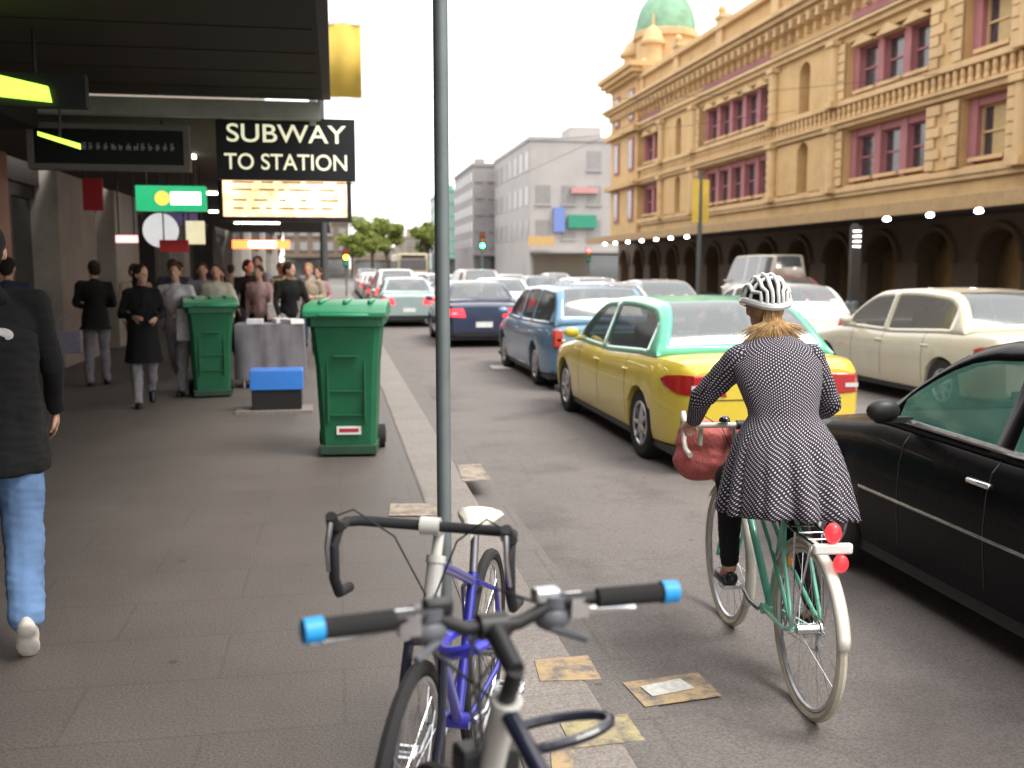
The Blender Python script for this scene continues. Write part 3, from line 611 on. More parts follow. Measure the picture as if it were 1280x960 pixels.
car('car', 'black sedan with greenish windows right beside the cyclist', 'car', 3.80, 1.62, -1, BLK, L=4.72, W=1.86, H=1.46, near=True, trim=CHR, glass=GLASSG, plate=True)
car('car', 'light blue station wagon directly in front of the yellow taxi', 'car', 3.84, 13.9, 0, BLU, L=4.7, W=1.80, H=1.50, kind='wagon', near=True)
car('car', 'cream sedan in the next lane beyond the black sedan', 'car', 8.30, 10.2, 0, CRM, L=4.85, W=1.84, H=1.50, near=True)
LN = 'cars queuing down the street'
Q = [(3.25, 22.0, NAV, 'sedan', True, 'dark sedan with both brake lights lit behind the grey pole'), (5.75, 19.4, SIL, 'sedan', False, 'silver sedan seen over the roof of the blue wagon'),
     (8.45, 16.6, WHI, 'hatch', False, 'white hatchback ahead of the cream sedan, seen over the taxi roof'), (2.15, 30.0, TEAL, 'sedan', True, 'pale teal sedan with lit brake lights between the green bin and the grey pole'),
     (4.9, 28.3, WHI, 'sedan', True, 'white sedan one car ahead of the brake-lit dark sedan'), (8.2, 23.2, GRY, 'sedan', False, 'grey sedan ahead of the white hatchback'),
     (2.2, 36.8, WHI, 'suv', True, 'white four wheel drive with brake lights on, right of the green bin lid'), (5.1, 35.2, BEI, 'suv', True, 'beige four wheel drive in the middle lane ahead of a white sedan'),
     (8.0, 29.9, WHI, 'wagon', False, 'white station wagon ahead of the grey sedan'), (2.2, 43.6, RED, 'hatch', True, 'small red hatchback far down the kerb lane'), (5.1, 42.4, SIL, 'hatch', True, 'silver hatchback in front of the beige four wheel drive'),
     (8.0, 37.2, NAV, 'sedan', False, 'dark blue sedan ahead of the white station wagon'), (2.2, 50.2, SIL, 'sedan', False, 'silver sedan in front of the small red hatchback'), (5.1, 49.0, GRY, 'wagon', True, 'grey wagon with lit brake lights in the middle of the far queue'),
     (8.0, 44.5, WHI, 'sedan', False, 'white sedan in front of the dark blue one'), (2.2, 57.0, WHI, 'sedan', True, 'far white sedan in the kerb lane with red brake lights'), (5.1, 56.0, WHI, 'hatch', False, 'far white hatchback in the middle lane'),
     (8.0, 51.5, TEAL, 'wagon', False, 'far pale teal wagon in the outer lane'), (2.2, 64, BEI, 'sedan', False, 'beige sedan near the far end of the kerb lane'), (5.1, 63, RED, 'sedan', False, 'red sedan near the far end of the middle lane'),
     (2.2, 71, GRY, 'suv', True, 'grey four wheel drive farthest along the kerb lane'), (5.1, 70, SIL, 'wagon', False, 'silver wagon farthest along the middle lane'), (8.0, 58.6, SIL, 'hatch', False, 'silver hatchback farthest along the outer lane')]
for x, y, p, k, brk, lb in Q: car('car', lb, 'car', x, y, 0, p, kind=k, H=1.72 if k == 'suv' else 1.47, W=1.8, L=4.5 if k != 'hatch' else 4.05, braking=brk, group=LN)
car('car', 'red sedan with its headlights on facing us beside the station kerb', 'car', 17.2, 33.5, 180, RED, L=4.5, W=1.8, H=1.46, lights_on=True, near=False)
car('car', 'white oncoming sedan with its headlights on far down the street', 'car', 13.4, 58, 180, WHI, H=1.46, lights_on=True)
car('van', 'pale beige delivery van parked beside the station kerb', 'van', 18.9, 39.5, 0, BEI, kind='van', L=5.4, W=2.0, H=2.35)

# bus far down the street
bs = empty('bus', (6.4, 84, RZ), 0, 'cream bus standing far down the street above the traffic', 'bus')
MB().box(-1.25, 1.25, 0, 11, .35, 3.0).build('body', mat('bus cream', (.5, .44, .3), .4, dirt=.2), bs, 40, .12)
MB().box(-1.1, 1.1, -.03, .02, 1.6, 2.5).build('rear_window', WGL, bs); MB().box(-1.0, 1.0, -.035, .02, 2.6, 2.85).build('destination_panel', BLACKP, bs)
for s_ in (-1, 1):
    MB().box(min(s_*1.24, s_*1.265), max(s_*1.24, s_*1.265), .6, 10.4, 1.5, 2.4).build('side_window', WGL, bs)
    MB().cbox((s_*1.05, -.02, .9), (.16, .05, .4)).build('tail_light', REDL, bs)
    for yv in (2.4, 8.6): MB().cyl((s_*1.1, yv, .48), 'x', .48, .3, 24).build('wheel', RUB, bs)

# ------------------------------------------------------------------ bicycles
def bike(name, loc, rz, label, frame_m, bar='flat', tape=BLACKP, fork_m=None, mixte=False, fender=None, rack=False, saddle_m=BLACKP, saddle_z=.95, WB=1.02, Rw=.335, steer=0, head_m=None, grip_m=None, crank_a=0, barz=1.02, tyre=None, wide=.31, lean=0, pedal_m=None):
    e = empty(name, loc, rz, label, 'bicycle'); dr_ = 1.45 if bar == 'drop' else 1; e.rotation_euler[1] = R(lean); fork_m = fork_m or frame_m; tyre = tyre or RUB; pedal_m = pedal_m or ALU
    def wheel(y, sp=None):
        t = MB().tube([(0, y+Rw*math.cos(2*PI*k/40)*.985, Rw+Rw*math.sin(2*PI*k/40)*.985) for k in range(40)], .019, 8, closed=True)
        w_ = t.build('wheel', tyre, e); r_ = MB().tube([(0, y+(Rw-.032)*math.cos(2*PI*k/40), Rw+(Rw-.032)*math.sin(2*PI*k/40)) for k in range(40)], .011, 6, closed=True)
        r_.build('rim', ALU, w_)
        s = MB(); s.cyl((0, y, Rw), 'x', .022, .09, 12)
        for k in range(28):
            a = 2*PI*k/28; sx = .03 if k % 2 else -.03; b_ = a+(.5 if k % 4 < 2 else -.5)
            s.tube([(sx, y+.02*math.cos(b_), Rw+.02*math.sin(b_)), (0, y+(Rw-.035)*math.cos(a), Rw+(Rw-.035)*math.sin(a))], .0011, 3, caps=False)
        s.build('spokes', CHR, w_)
    wheel(0); wheel(WB)
    BB = Vector((0, .43, .28)); ra = Vector((0, 0, Rw)); fa = Vector((0, WB, Rw)); ht = Vector((0, WB-.235, barz-.10)); hb = Vector((0, WB-.175, barz-.25)); st_ = Vector((0, .25, saddle_z-.16))
    f = MB()
    if mixte:
        f.tube([hb, BB+Vector((0, .0, .02))], .018, 10)
        for sx in (-.02, .02): f.tube([ht+Vector((sx*.6, 0, -.04)), Vector((sx*1.4, .33, .55)), ra+Vector((sx*3, 0, 0))], .0095, 8)
    else: f.tube([ht+Vector((0, 0, -.02)), st_+Vector((0, 0, -.03))], .0155, 10); f.tube([hb, BB], .019, 10)
    f.tube([st_, BB], .0155, 10); MB().tube([ht, hb], .023, 12).tube([ht, ht+(hb-ht)*.12], .027, 12).build('head_tube', head_m or fork_m, e); f.cyl(BB, 'x', .026, .075, 14)
    for sx in (-1, 1):
        f.tube([BB+Vector((sx*.03, 0, 0)), Vector((sx*.06, .1, .31)), ra+Vector((sx*.062, 0, 0))], .0095, 8)
        f.tube([st_+Vector((sx*.014, 0, -.03)), Vector((sx*.055, .13, .60)), ra+Vector((sx*.062, 0, 0))], .0085, 8)
    f.build('frame', frame_m, e)
    fk = MB(); cr_ = hb+Vector((0, .02, -.05)); fk.tube([hb, cr_], .018, 10)
    for sx in (-1, 1): fk.tube([cr_, cr_+Vector((sx*.045, .01, -.01)), cr_+Vector((sx*.055, .05, -.18)), fa+Vector((sx*.052, 0, 0))], [.014, .014, .012, .009], 8)
    fk.build('fork', fork_m, e)
    stm = MB(); top = ht+Vector((0, -.03, .06)); bc = Vector((0, WB-.16, barz)) if bar != 'sweep' else Vector((0, WB-.19, barz))
    stm.tube([ht, top], .015, 10); stm.tube([top, bc], [.017, .019], 10); stm.cyl(bc, 'x', .023, .05, 14); stm.build('stem', head_m if bar == 'drop' else BLACKP, e)
    hb_ = MB(); bx, by, bz = bc
    if bar == 'flat':
        hb_.tube([(-wide, by-.05, bz+.045), (-.12, by-.01, bz+.035), (-.05, by, bz), (.05, by, bz), (.12, by-.01, bz+.035), (wide, by-.05, bz+.045)], .0125, 10)
        h_ = hb_.build('handlebar', BLACKP, e)
        for s_ in (-1, 1):
            MB().tube([(s_*(wide-.14), by-.032, bz+.041), (s_*(wide-.005), by-.05, bz+.045)], .0175, 12).build('grip', mat('black grip', (.02, .02, .02), .9, bump=.5, scale=60), h_)
            MB().tube([(s_*(wide-.02), by-.049, bz+.045), (s_*(wide+.01), by-.052, bz+.045)], [.021, .020], 12).build('grip_end', grip_m, h_)
            lv = MB(); lv.cbox((s_*(wide-.17), by-.01, bz+.025), (.035, .04, .035)); lv.tube([(s_*(wide-.18), by+.005, bz+.02), (s_*(wide-.14), by+.04, bz+.0), (s_*(wide-.06), by+.045, bz-.01), (s_*(wide-.02), by+.04, bz-.012)], [.008, .009, .008, .006], 8)
            lv.build('brake_lever', CHR, h_)
            sh_ = MB(); sh_.ell((s_*(wide-.21), by+.005, bz+.005), (.035, .035, .028), 12, 8); sh_.cyl((s_*(wide-.21), by+.0, bz+.035), 'z', .025, .02, 14); sh_.tube([(s_*(wide-.22), by-.02, bz-.01), (s_*(wide-.17), by-.06, bz-.02)], .007, 6); sh_.build('shifter', mat('grey plastic', (.10, .105, .12), .35), h_)
            MB().cbox((s_*.10, by+.0, bz+.045), (.05, .03, .025)).build('light_bracket', ALU if s_ > 0 else BLACKP, h_, 40, .006)
        cb = MB()
        for s_ in (-1, 1): cb.tube([(s_*(wide-.2), by+.03, bz+.01), (s_*.06, by+.13, bz+.02), (-s_*.01, by+.08, bz-.08), (s_*.012, WB-.17, .72)], .0035, 6); cb.tube([(s_*(wide-.22), by+.02, bz-.0), (s_*.09, by+.12, bz-.06), (-s_*.02, by+.05, bz-.15), (-s_*.02, WB-.25, .70)], .0035, 6)
        cb.build('brake_cable', BLACKP, h_)
    else:
        ww = .215 if bar == 'drop' else .25; pts = []
        for s_ in (-1, 1):
            P = [(s_*.03, by, bz), (s_*(ww-.03), by, bz), (s_*ww, by+.02, bz), (s_*(ww+.003), by+.075, bz-.005), (s_*(ww+.006), by+.10, bz-.04), (s_*(ww+.008), by+.085, bz-.09*dr_), (s_*(ww+.01), by+.04, bz-.125*dr_), (s_*(ww+.012), by-.05, bz-.135*dr_)]
            hb_.tube(P, .0135, 10)
        hb_.tube([(-.04, by, bz), (.04, by, bz)], .013, 10); h_ = hb_.build('handlebar', tape, e)
        for s_ in (-1, 1):
            l = MB(); l.tube([(s_*(ww+.003), by+.07, bz+.0), (s_*(ww+.002), by+.12, bz+.02), (s_*(ww+.001), by+.14, bz+.045)], [.017, .017, .014], 10); l.build('brake_hood', BLACKP if bar == 'drop' else tape, h_)
            l = MB(); l.tube([(s_*(ww+.001), by+.14, bz+.03), (s_*(ww+.006), by+.15, bz-.03), (s_*(ww+.012), by+.12, bz-.10)], [.008, .007, .005], 8); l.build('brake_lever', ALU, h_)
            l = MB(); l.tube([(s_*(ww+.003), by+.14, bz+.04), (s_*(ww-.05), by+.12, bz+.06), (s_*.08, by+.05, bz-.02), (0, WB-.19, .78)], .0025, 6); l.build('brake_cable', BLACKP, h_)
    sd = MB(); sz = saddle_z
    sd.v = []; rings = [(-.13, .015, -.01), (-.125, .06, .0), (-.09, .078, .008), (-.03, .062, .006), (.03, .034, .002), (.10, .021, .002), (.135, .012, -.006)]
    for y, a, dz in rings:
        for k in range(12): t = 2*PI*k/12; sd.v.append((a*math.cos(t), .24+y, sz+dz+(.022 if math.sin(t) > 0 else .03)*math.sin(t)))
    for i in range(6):
        for k in range(12): sd.f.append((i*12+k, i*12+(k+1) % 12, (i+1)*12+(k+1) % 12, (i+1)*12+k))
    sd.f += [tuple(range(12)), tuple(range(72, 84))]
    so = sd.build('saddle', saddle_m, e, 60); MB().tube([st_, (0, .235, sz-.02)], .0135, 10).build('seat_post', ALU, so)
    cr = MB(); cr.tube([BB+Vector((.05, (.085)*math.cos(2*PI*k/30), .085*math.sin(2*PI*k/30))) for k in range(30)], .006, 4, closed=True)
    for k in range(5): cr.tube([BB+Vector((.05, 0, 0)), BB+Vector((.05, .08*math.cos(k*1.2566), .08*math.sin(k*1.2566)))], .007, 5)
    for s_ in (-1, 1):
        d = Vector((0, math.cos(crank_a+(0 if s_ < 0 else PI)), math.sin(crank_a+(0 if s_ < 0 else PI))))*.17; cr.tube([BB+Vector((s_*.05, 0, 0)), BB+Vector((s_*.075, 0, 0))+d*.3, BB+Vector((s_*.08, 0, 0))+d], [.013, .011, .010], 8)
    co = cr.build('crankset', ALU, e)
    for s_ in (-1, 1):
        d = Vector((0, math.cos(crank_a+(0 if s_ < 0 else PI)), math.sin(crank_a+(0 if s_ < 0 else PI))))*.17; c = BB+Vector((s_*.13, 0, 0))+d
        MB().cbox(c+Vector((0, .035, 0)), (.085, .014, .018)).cbox(c+Vector((0, -.035, 0)), (.085, .014, .018)).cbox(c+Vector((.04, 0, 0)), (.012, .08, .018)).cbox(c-Vector((.04, 0, 0)), (.012, .08, .018)).cyl(c, 'x', .009, .10, 8).build('pedal', pedal_m, co, None)
    ch = MB().tube([BB+Vector((.05, 0, .086)), (.05, 0, Rw+.035)], .004, 4).tube([BB+Vector((.05, 0, -.086)), (.05, .04, Rw-.11), (.05, 0, Rw-.035)], .004, 4)
    for r_ in (.032, .024): ch.cyl((.05-(.032-r_), 0, Rw), 'x', r_, .006, 16)
    ch.cbox((.062, .03, Rw-.07), (.016, .03, .09)); ch.build('chain', ALU, e)
    MB().cbox((0, WB-.15, barz-.24), (.11, .06, .05)).build('brake_caliper', BLACKP, e, 40, .008)
    if fender:
        for y, a0, a1 in ((0, 12, 205), (WB, 40, 205)):
            fm = MB(); n_ = 26; vs = []; fs = []
            for i in range(n_):
                a = R(lerp(a0, a1, i/(n_-1))); 
                if y == 0: a = PI-a+R(22) if False else R(lerp(-8+180, 20, i/(n_-1)))
                for j in range(5):
                    q = -1+j*.5; r_ = Rw+.026-.012*q*q; vs.append((q*.026, y+r_*math.cos(a), Rw+r_*math.sin(a)))
            for i in range(n_-1):
                for j in range(4): fs.append((i*5+j, i*5+j+1, (i+1)*5+j+1, (i+1)*5+j))
            fm.add(vs, fs); fo = fm.build('mudguard', fender, e, 60); s2 = fo.modifiers.new('s', 'SOLIDIFY'); s2.thickness = .003
    if rack:
        rk = MB(); z = .74
        for s_ in (-.055, .055): rk.tube([(s_, .20, z+.02), (s_, .05, z), (s_, -.20, z)], .005, 6); rk.tube([(s_, -.15, z), (s_*1.15, 0, Rw)], .0045, 6); rk.tube([(s_, 0.02, z), (s_*1.15, 0, Rw)], .0045, 6)
        rk.tube([(-.055, -.20, z), (.055, -.20, z)], .005, 6)
        for y in (.1, 0, -.1): rk.tube([(-.055, y, z), (.055, y, z)], .004, 6)
        ro = rk.build('rack', CHR, e); MB().cbox((0, -.215, z-.005), (.15, .03, .04)).build('rack_plate', mat('white plastic', (.75, .74, .7), .35), ro, 40, .008)
        MB().ell((.0, -.215, z+.055), (.032, .028, .04), 14, 9).build('tail_light', mat('red lens', (.6, .02, .03), .2, emit=(1, .05, .06), es=.5), e)
        MB().ell((.03, -.225, z-.06), (.03, .02, .035), 14, 9).build('reflector', mat('red lens', (.6, .02, .03), .2), e)
    return e
MINT = paint('mint frame paint', (.17, .55, .40)); CREAMT = mat('cream tyre', (.50, .46, .36), .7, var=.2, dirt=.3); IVORY = mat('ivory plastic', (.72, .69, .60), .3, coat=.5)
NAVF = paint('dark navy frame paint', (.012, .014, .03)); BLF = paint('deep blue frame paint', (.03, .03, .30)); WFR = paint('white frame paint', (.55, .54, .50)); BLG = mat('sky blue rubber', (.02, .30, .68), .4)
RCX, RCY, RCH = 1.83, 3.57, -5
cyc = bike('bicycle', (RCX, RCY, RZ), RCH, 'mint green step-through bicycle with white mudguards being ridden on the road', MINT, bar='ride', tape=IVORY, mixte=True, fender=IVORY, rack=True, WB=1.05, Rw=.345, crank_a=.35, barz=1.03, tyre=CREAMT, fork_m=MINT, saddle_z=.97)
MB().tube([(0, .2, .345+.2), (0, .21, .345+.235)], .02, 8).build('wheel_reflector', AMB, cyc)
bike('bicycle', (.469, 3.284, 0), 180-18.9, 'blue bicycle with drop handlebars and white saddle locked facing us', BLF, bar='drop', tape=mat('black bar tape', (.018, .018, .02), .8), head_m=WFR, fork_m=NAVF, saddle_m=IVORY, saddle_z=.85, crank_a=2.9, barz=1.0, lean=-2)
bA = bike('bicycle', (.41, .78, 0), 13, 'flat bar bicycle with sky blue grip ends nearest to us', NAVF, bar='flat', grip_m=BLG, fork_m=WFR, barz=1.04, crank_a=1.2, lean=2, wide=.325)
# head badge on the stem of the drop-bar bike, locks
lk = MB(); lk.tube([(.30+.06*math.cos(t*PI/8), 2.35+.17*math.sin(t*PI/8), .74+.05*math.cos(t*PI/8+1)) for t in range(16)], .016, 8, closed=True)
tag(lk.build('cable_lock', mat('purple blue vinyl', (.05, .05, .55), .35, coat=.5), None), 'purple blue cable lock looped around the blue bicycle', 'bike lock')
lk = MB(); lk.tube([(.40+.13*math.cos(t*PI/10), 1.86+.055*math.sin(t*PI/10), .72+.02*math.cos(t*PI/10)) for t in range(20)], .011, 8, closed=True)
tag(lk.build('cable_lock', mat('black vinyl', (.012, .014, .025), .3, coat=.4), None), 'black cable lock hanging on the head tube of the nearest bicycle', 'bike lock')

# ------------------------------------------------------------------ poles and bins
POLE = mat('galvanised grey', (.17, .20, .20), .5, .3, scale=5, dirt=.2)
p = MB().tube([(0, 0, 0), (0, 0, 4.6)], .0255, 18); p.lathe([(.07, 0), (.07, .012), (.035, .03)], (0, 0, 0), 18)
po = empty('sign_pole', (.363, 3.45, 0), 0, 'thin grey steel pole between the two locked bicycles', 'pole'); p.build('pole', POLE, po)
MB().box(-.16, .16, -.032, -.028, 3.95, 4.4).build('sign_plate', WFR, po); MB().box(-.02, .02, -.034, -.02, 3.95, 4.4).build('bracket', ALU, po)
bp = empty('banner_pole', (-.28, 25, 0), 0, 'dark street pole carrying a yellow banner beyond the verandah', 'banner pole')
MB().tube([(0, 0, 0), (0, 0, 8.6)], [.10, .075], 14).build('pole', mat('dark pole', (.08, .085, .085), .6), bp)
bn = MB(); n_ = 10
for i in range(n_+1):
    for j in range(2): bn.v.append((.09+.9*i/n_, .03*math.sin(i*.9), 5.75+1.72*j))
for i in range(n_): bn.f.append((i*2, i*2+2, i*2+3, i*2+1))
b = bn.build('banner', mat('banner yellow', (.60, .42, .07), .7, var=.15, scale=1.5), bp, 60); s2 = b.modifiers.new('s', 'SOLIDIFY'); s2.thickness = .006
MB().tube([(0, 0, 7.5), (1.02, 0, 7.5)], .02, 8).build('banner_arm', ALU, bp); MB().tube([(0, 0, 5.72), (1.06, 0, 5.72)], .02, 8).build('banner_arm', ALU, bp)
BG = mat('bin green', (.012, .125, .055), .42, var=.12, scale=4, dirt=.2, bump=.1); BG2 = mat('bin lid green', (.03, .23, .11), .4, var=.1, dirt=.15)
def bin_(loc, rz, s, label, lid_open=0, sticker=True):
    e = empty('wheelie_bin', loc, rz, label, 'bin', 'green wheelie bins on the footpath'); e.scale = (s, s, s)
    b = MB(); w0, w1, d0, d1, h = .22, .28, .22, .33, 1.16
    prof = [(w0, d0, .09), (w0+.01, d0+.01, .22), (w0+.03, d0+.05, .75), (w1, d1, 1.08), (w1+.025, d1+.03, 1.09), (w1+.025, d1+.03, h)]
    vs = []
    for a, d, z in prof:
        for x, y in ((-a+.04, -d), (a-.04, -d), (a, -d+.04), (a, d-.04), (a-.04, d), (-a+.04, d), (-a, d-.04), (-a, -d+.04)): vs.append((x, y, z))
    fs = [(i*8+k, i*8+(k+1) % 8, i*8+8+(k+1) % 8, i*8+8+k) for i in range(len(prof)-1) for k in range(8)]+[tuple(range(8))[::-1], tuple(range(40, 48))]
    b.add(vs, fs); bo = b.build('body', BG, e, 30)
    r_ = MB(); r_.box(-.13, .13, -.262, -.235, .35, .36).box(-.13, .13, -.275, -.24, .55, .56)
    for x in (-.15, .15): r_.box(x-.006, x+.006, -.285, -.22, .3, .95)
    r_.box(-.10, .10, -.325, -.25, .84, .855); r_.build('moulded_rib', BG, bo, 30)
    ld = MB(); ld.prism([(-.40, h), (-.40, h+.05), (-.30, h+.10), (.25, h+.13), (.38, h+.10), (.38, h)], 'x', -.335, .335); ld.box(-.2, .2, -.44, -.39, h+.005, h+.035)
    for x in (-.2, 0, .2): ld.box(x-.02, x+.02, -.28, .24, h+.10, h+.14)
    ld.build('lid', BG2, e, 30, .015)
    MB().tube([(-.24, .40, h-.04), (.24, .40, h-.04)], .017, 8).tube([(-.24, .40, h-.04), (-.24, .33, h-.06)], .017, 8).tube([(.24, .40, h-.04), (.24, .33, h-.06)], .017, 8).build('handle', BG, e)
    for x in (-1, 1):
        wo = MB().cyl((x*.25, .24, .10), 'x', .10, .055, 22).build('wheel', RUB, e); MB().cyl((x*.28, .24, .10), 'x', .06, .01, 16).build('rim', BLACKP, wo)
    b = MB().box(-.235, .235, -.245, .22, .02, .10); b.build('foot', mat('bin foot', (.02, .06, .035), .6), e, None, .01)
    if sticker:
        s_ = MB().box(-.09, .11, -.243, -.237, .19, .26).build('sticker', PLATE, e, None); MB().box(-.07, .09, -.245, -.2425, .21, .24).build('sticker_band', RED, s_, None)
    return e
bin_((.10, 8.95, .0), -6, 1.06, 'large green wheelie bin with a red and white sticker near the kerb')
bin_((-1.62, 13.3, 0), 10, 1.0, 'farther green wheelie bin standing among the pedestrians', sticker=False)
# blue box stand and grey covered table beside the bins
bx = empty('news_stand', (-.70, 11.75, 0), 0, 'low black box with a bright blue top panel near the bins', 'stand')
MB().box(-.28, .28, -.16, .16, .03, .26).build('box', BLACKP, bx, None, .01)
MB().prism([(-.18, .26), (-.13, .48), (.1, .50), (.18, .26)], 'x', -.30, .30).build('blue_top', mat('bright blue plastic', (.03, .17, .55), .4, scale=2), bx, None, .01)
MB().box(-.46, .40, -.26, .24, 0.0, .03).build('base', KERBM, bx)
tb = empty('display_table', (-.92, 14.3, 0), 0, 'grey draped table with papers behind the blue-topped box', 'table')
dr = MB(); n_ = 40
for j, (z, k) in enumerate(((0.12, .035), (.5, .02), (.86, .0), (.88, -.02))):
    for i in range(n_):
        a = 2*PI*i/n_; c_, s_ = math.cos(a), math.sin(a); rx = .46+k*math.sin(i*2.4); ry = .32+k*math.cos(i*1.9)
        m_ = max(abs(c_), abs(s_)); dr.v.append((rx*c_/m_, ry*s_/m_, z))
for j in range(3):
    for i in range(n_): dr.f.append((j*n_+i, j*n_+(i+1) % n_, (j+1)*n_+(i+1) % n_, (j+1)*n_+i))
dr.f.append(tuple(range(3*n_, 4*n_))); dr.build('cloth', mat('grey lilac cloth', (.19, .18, .20), .9), tb, 60)
for x, y in ((-.36, -.24), (.36, -.24), (-.36, .24), (.36, .24)): MB().tube([(x, y, 0), (x, y, .86)], .02, 8).build('leg', ALU, tb)
for i, (x, y) in enumerate(((-.2, -.1), (.15, .05), (.3, -.15))):
    tag(MB().cbox((-.92+x, 14.3+y, .885+.03), (.21, .29, .06), Matrix.Rotation(.3*i, 3, 'Z')).build('paper_stack', mat('paper', (.7, .68, .68), .8), None), ['leftmost stack of white papers on the grey draped table', 'middle stack of white papers on the grey draped table', 'rightmost stack of white papers on the grey draped table'][i], 'paper stack', 'paper stacks on the table')

# ------------------------------------------------------------------ signs
def signbox(name, c, sx, sy, sz, m, label, hang=None, frame=None, top=3.41):
    e = empty(name, c, 0, label, 'sign'); MB().box(-sx/2, sx/2, -sy/2, sy/2, -sz/2, sz/2).build('panel', m, e, None, .006)
    if frame:
        t = .06; f = MB()
        f.box(-sx/2-t, sx/2+t, -sy/2-.02, sy/2+.02, -sz/2-t, -sz/2).box(-sx/2-t, -sx/2, -sy/2-.02, sy/2+.02, -sz/2, sz/2).box(sx/2, sx/2+t, -sy/2-.02, sy/2+.02, -sz/2, sz/2).box(-sx/2-t, sx/2+t, -sy/2-.02, sy/2+.02, sz/2, sz/2+t); f.build('frame', frame, e, None, .004)
    if hang:
        for s_ in (-1, 1): MB().tube([(s_*sx*.35, 0, sz/2), (s_*sx*.35, 0, top-c[2])], .012, 6).build('hanger', BLACKP, e)
    return e
SBK = mat('sign black', (.006, .006, .008), .35); LET = mat('lit cream lettering', (.8, .78, .6), .5, emit=(.95, .93, .62), es=.28)
s1 = signbox('hanging_sign', (-.50, 11.30, 2.93), 1.47, .16, .66, SBK, 'black hanging sign reading SUBWAY TO STATION in two cream lines', True, top=3.23)
text('SUBWAY', .27, 'lettering', LET, s1, (0, -.085, .15), (R(90), 0, 0), sx=1.16, bold=.002); text('TO STATION', .24, 'lettering', LET, s1, (0, -.085, -.15), (R(90), 0, 0), sx=.93, bold=.002)
s2 = signbox('hanging_sign', (-2.33, 11.35, 2.92), 1.50, .14, .36, SBK, 'dark grey-framed hanging sign with small faint white writing', True, frame=mat('sign frame grey', (.16, .15, .13), .5), top=3.23)
fm = mat('faint white lettering', (.42, .42, .45), .6); q = MB(); rr = random.Random(5); x = -.28
while x < .68:
    for k in range(rr.choice((2, 3))): q.box(x+k*.018, x+k*.018+.007, -.076, -.069, -.03, .03+rr.uniform(-.02, .02))
    q.box(x, x+.04, -.076, -.069, rr.choice((-.03, 0, .024)), rr.choice((-.03, 0, .024))+.008) if False else q.box(x, x+.04, -.0755, -.069, -.004, .004); x += .075
q.build('lettering', fm, s2)
s3 = signbox('light_box', (-.66, 14.2, 2.62), 1.66, .16, .55, mat('lit warm panel', (.9, .8, .6), .5, emit=(1, .66, .36), es=1.25, var=.65, scale=3.5), 'brightly lit cream light box below the black hanging sign', True, frame=BLACKP, top=3.22)
q = MB(); 
for z in (-.17, -.06, .08, .18):
    x = -.7
    while x < .7: ln = rr.uniform(.08, .3); q.box(x, x+ln, -.086, -.079, z, z+.02); x += ln+rr.uniform(.04, .2)
q.build('printed_bar', mat('brown print', (.25, .12, .04), .6), s3)
s4 = signbox('light_box', (-2.35, 15.4, 2.66), .98, .16, .36, mat('lit green panel', (.01, .2, .08), .4, emit=(.01, .22, .09), es=.9), 'small green lit sign with an orange and white mark', True, top=3.22)
MB().lathe([(.10, 0), (.10, .01)], (0, 0, 0), 20).build('orange_mark', mat('lit orange', (.7, .2, .03), .4, emit=(1, .3, .05), es=1.2), s4, rot=(R(90), 0, 0), loc=(-.12, -.075, 0))
MB().box(0, .42, -.087, -.078, -.09, .09).build('white_mark', mat('lit white green', (.8, .9, .7), .4, emit=(.8, 1, .7), es=2.2), s4)
GRN = mat('lit lime tube', (.5, .9, .1), .4, emit=(.45, .85, .08), es=.9)
s5 = empty('neon_sign', (-2.12, 7.9, 2.93), 0, 'lime green neon strip hanging under the verandah at the far left', 'sign')
MB().box(-.30, .35, -.05, .05, -.12, .12).build('panel', BLACKP, s5); MB().prism([(-.55, .16), (.10, .02), (.12, -.09), (-.55, -.03)], 'y', -.10, -.055).build('lit_panel', GRN, s5)
MB().prism([(.02, -.30), (.30, -.38), (.30, -.42), (.02, -.33)], 'y', -.10, -.055).build('lit_panel', GRN, s5); MB().tube([(0, 0, .1), (0, 0, .44)], .015, 6).build('hanger', BLACKP, s5); MB().tube([(.16, -.07, -.36), (.16, -.02, -.1)], .01, 6).build('hanger', BLACKP, s5)
def round_sign(c, r, m, label, ring=None, hz=3.22):
    e = empty('round_sign', c, 0, label, 'sign'); MB().cyl((0, 0, 0), 'y', r, .08, 32).build('disc', m, e, 40, .01)
    if ring: MB().tube([(r*math.cos(2*PI*k/32), -.02, r*math.sin(2*PI*k/32)) for k in range(32)], .03, 8, closed=True).build('rim', ring, e)
    MB().tube([(0, 0, r), (0, 0, hz-c[2])], .012, 6).build('hanger', BLACKP, e); return e
WS = mat('white sign panel', (.7, .68, .72), .5, emit=(1, .95, 1), es=.25); RS = mat('red sign panel', (.45, .02, .03), .5)
round_sign((-2.62, 16.0, 2.22), .26, WS, 'round white sign under the verandah above the crowd'); 
for (c, sx, sz, m, lb) in (((-2.4, 16.6, 2.42), .5, .2, mat('violet panel', (.18, .12, .4), .5), 'small violet sign panel above the round white sign'), ((-2.15, 16.3, 2.2), .28, .36, mat('cream panel', (.6, .55, .35), .5, emit=(1, .9, .6), es=.3), 'cream sign panel right of the round white sign'),
                          ((-2.4, 15.8, 1.98), .42, .18, RS, 'red sign panel below the round white sign'), ((-3.75, 16.8, 2.8), .3, .5, RS, 'small red sign on the pale stone pier'), ((-3.35, 17.2, 2.12), .34, .12, mat('lit pink', (.9, .5, .5), .5, emit=(1, .5, .5), es=.8), 'small lit pink sign in front of the stone pier')):
    signbox('hanging_sign', c, sx, .06, sz, m, lb, True, top=3.22)
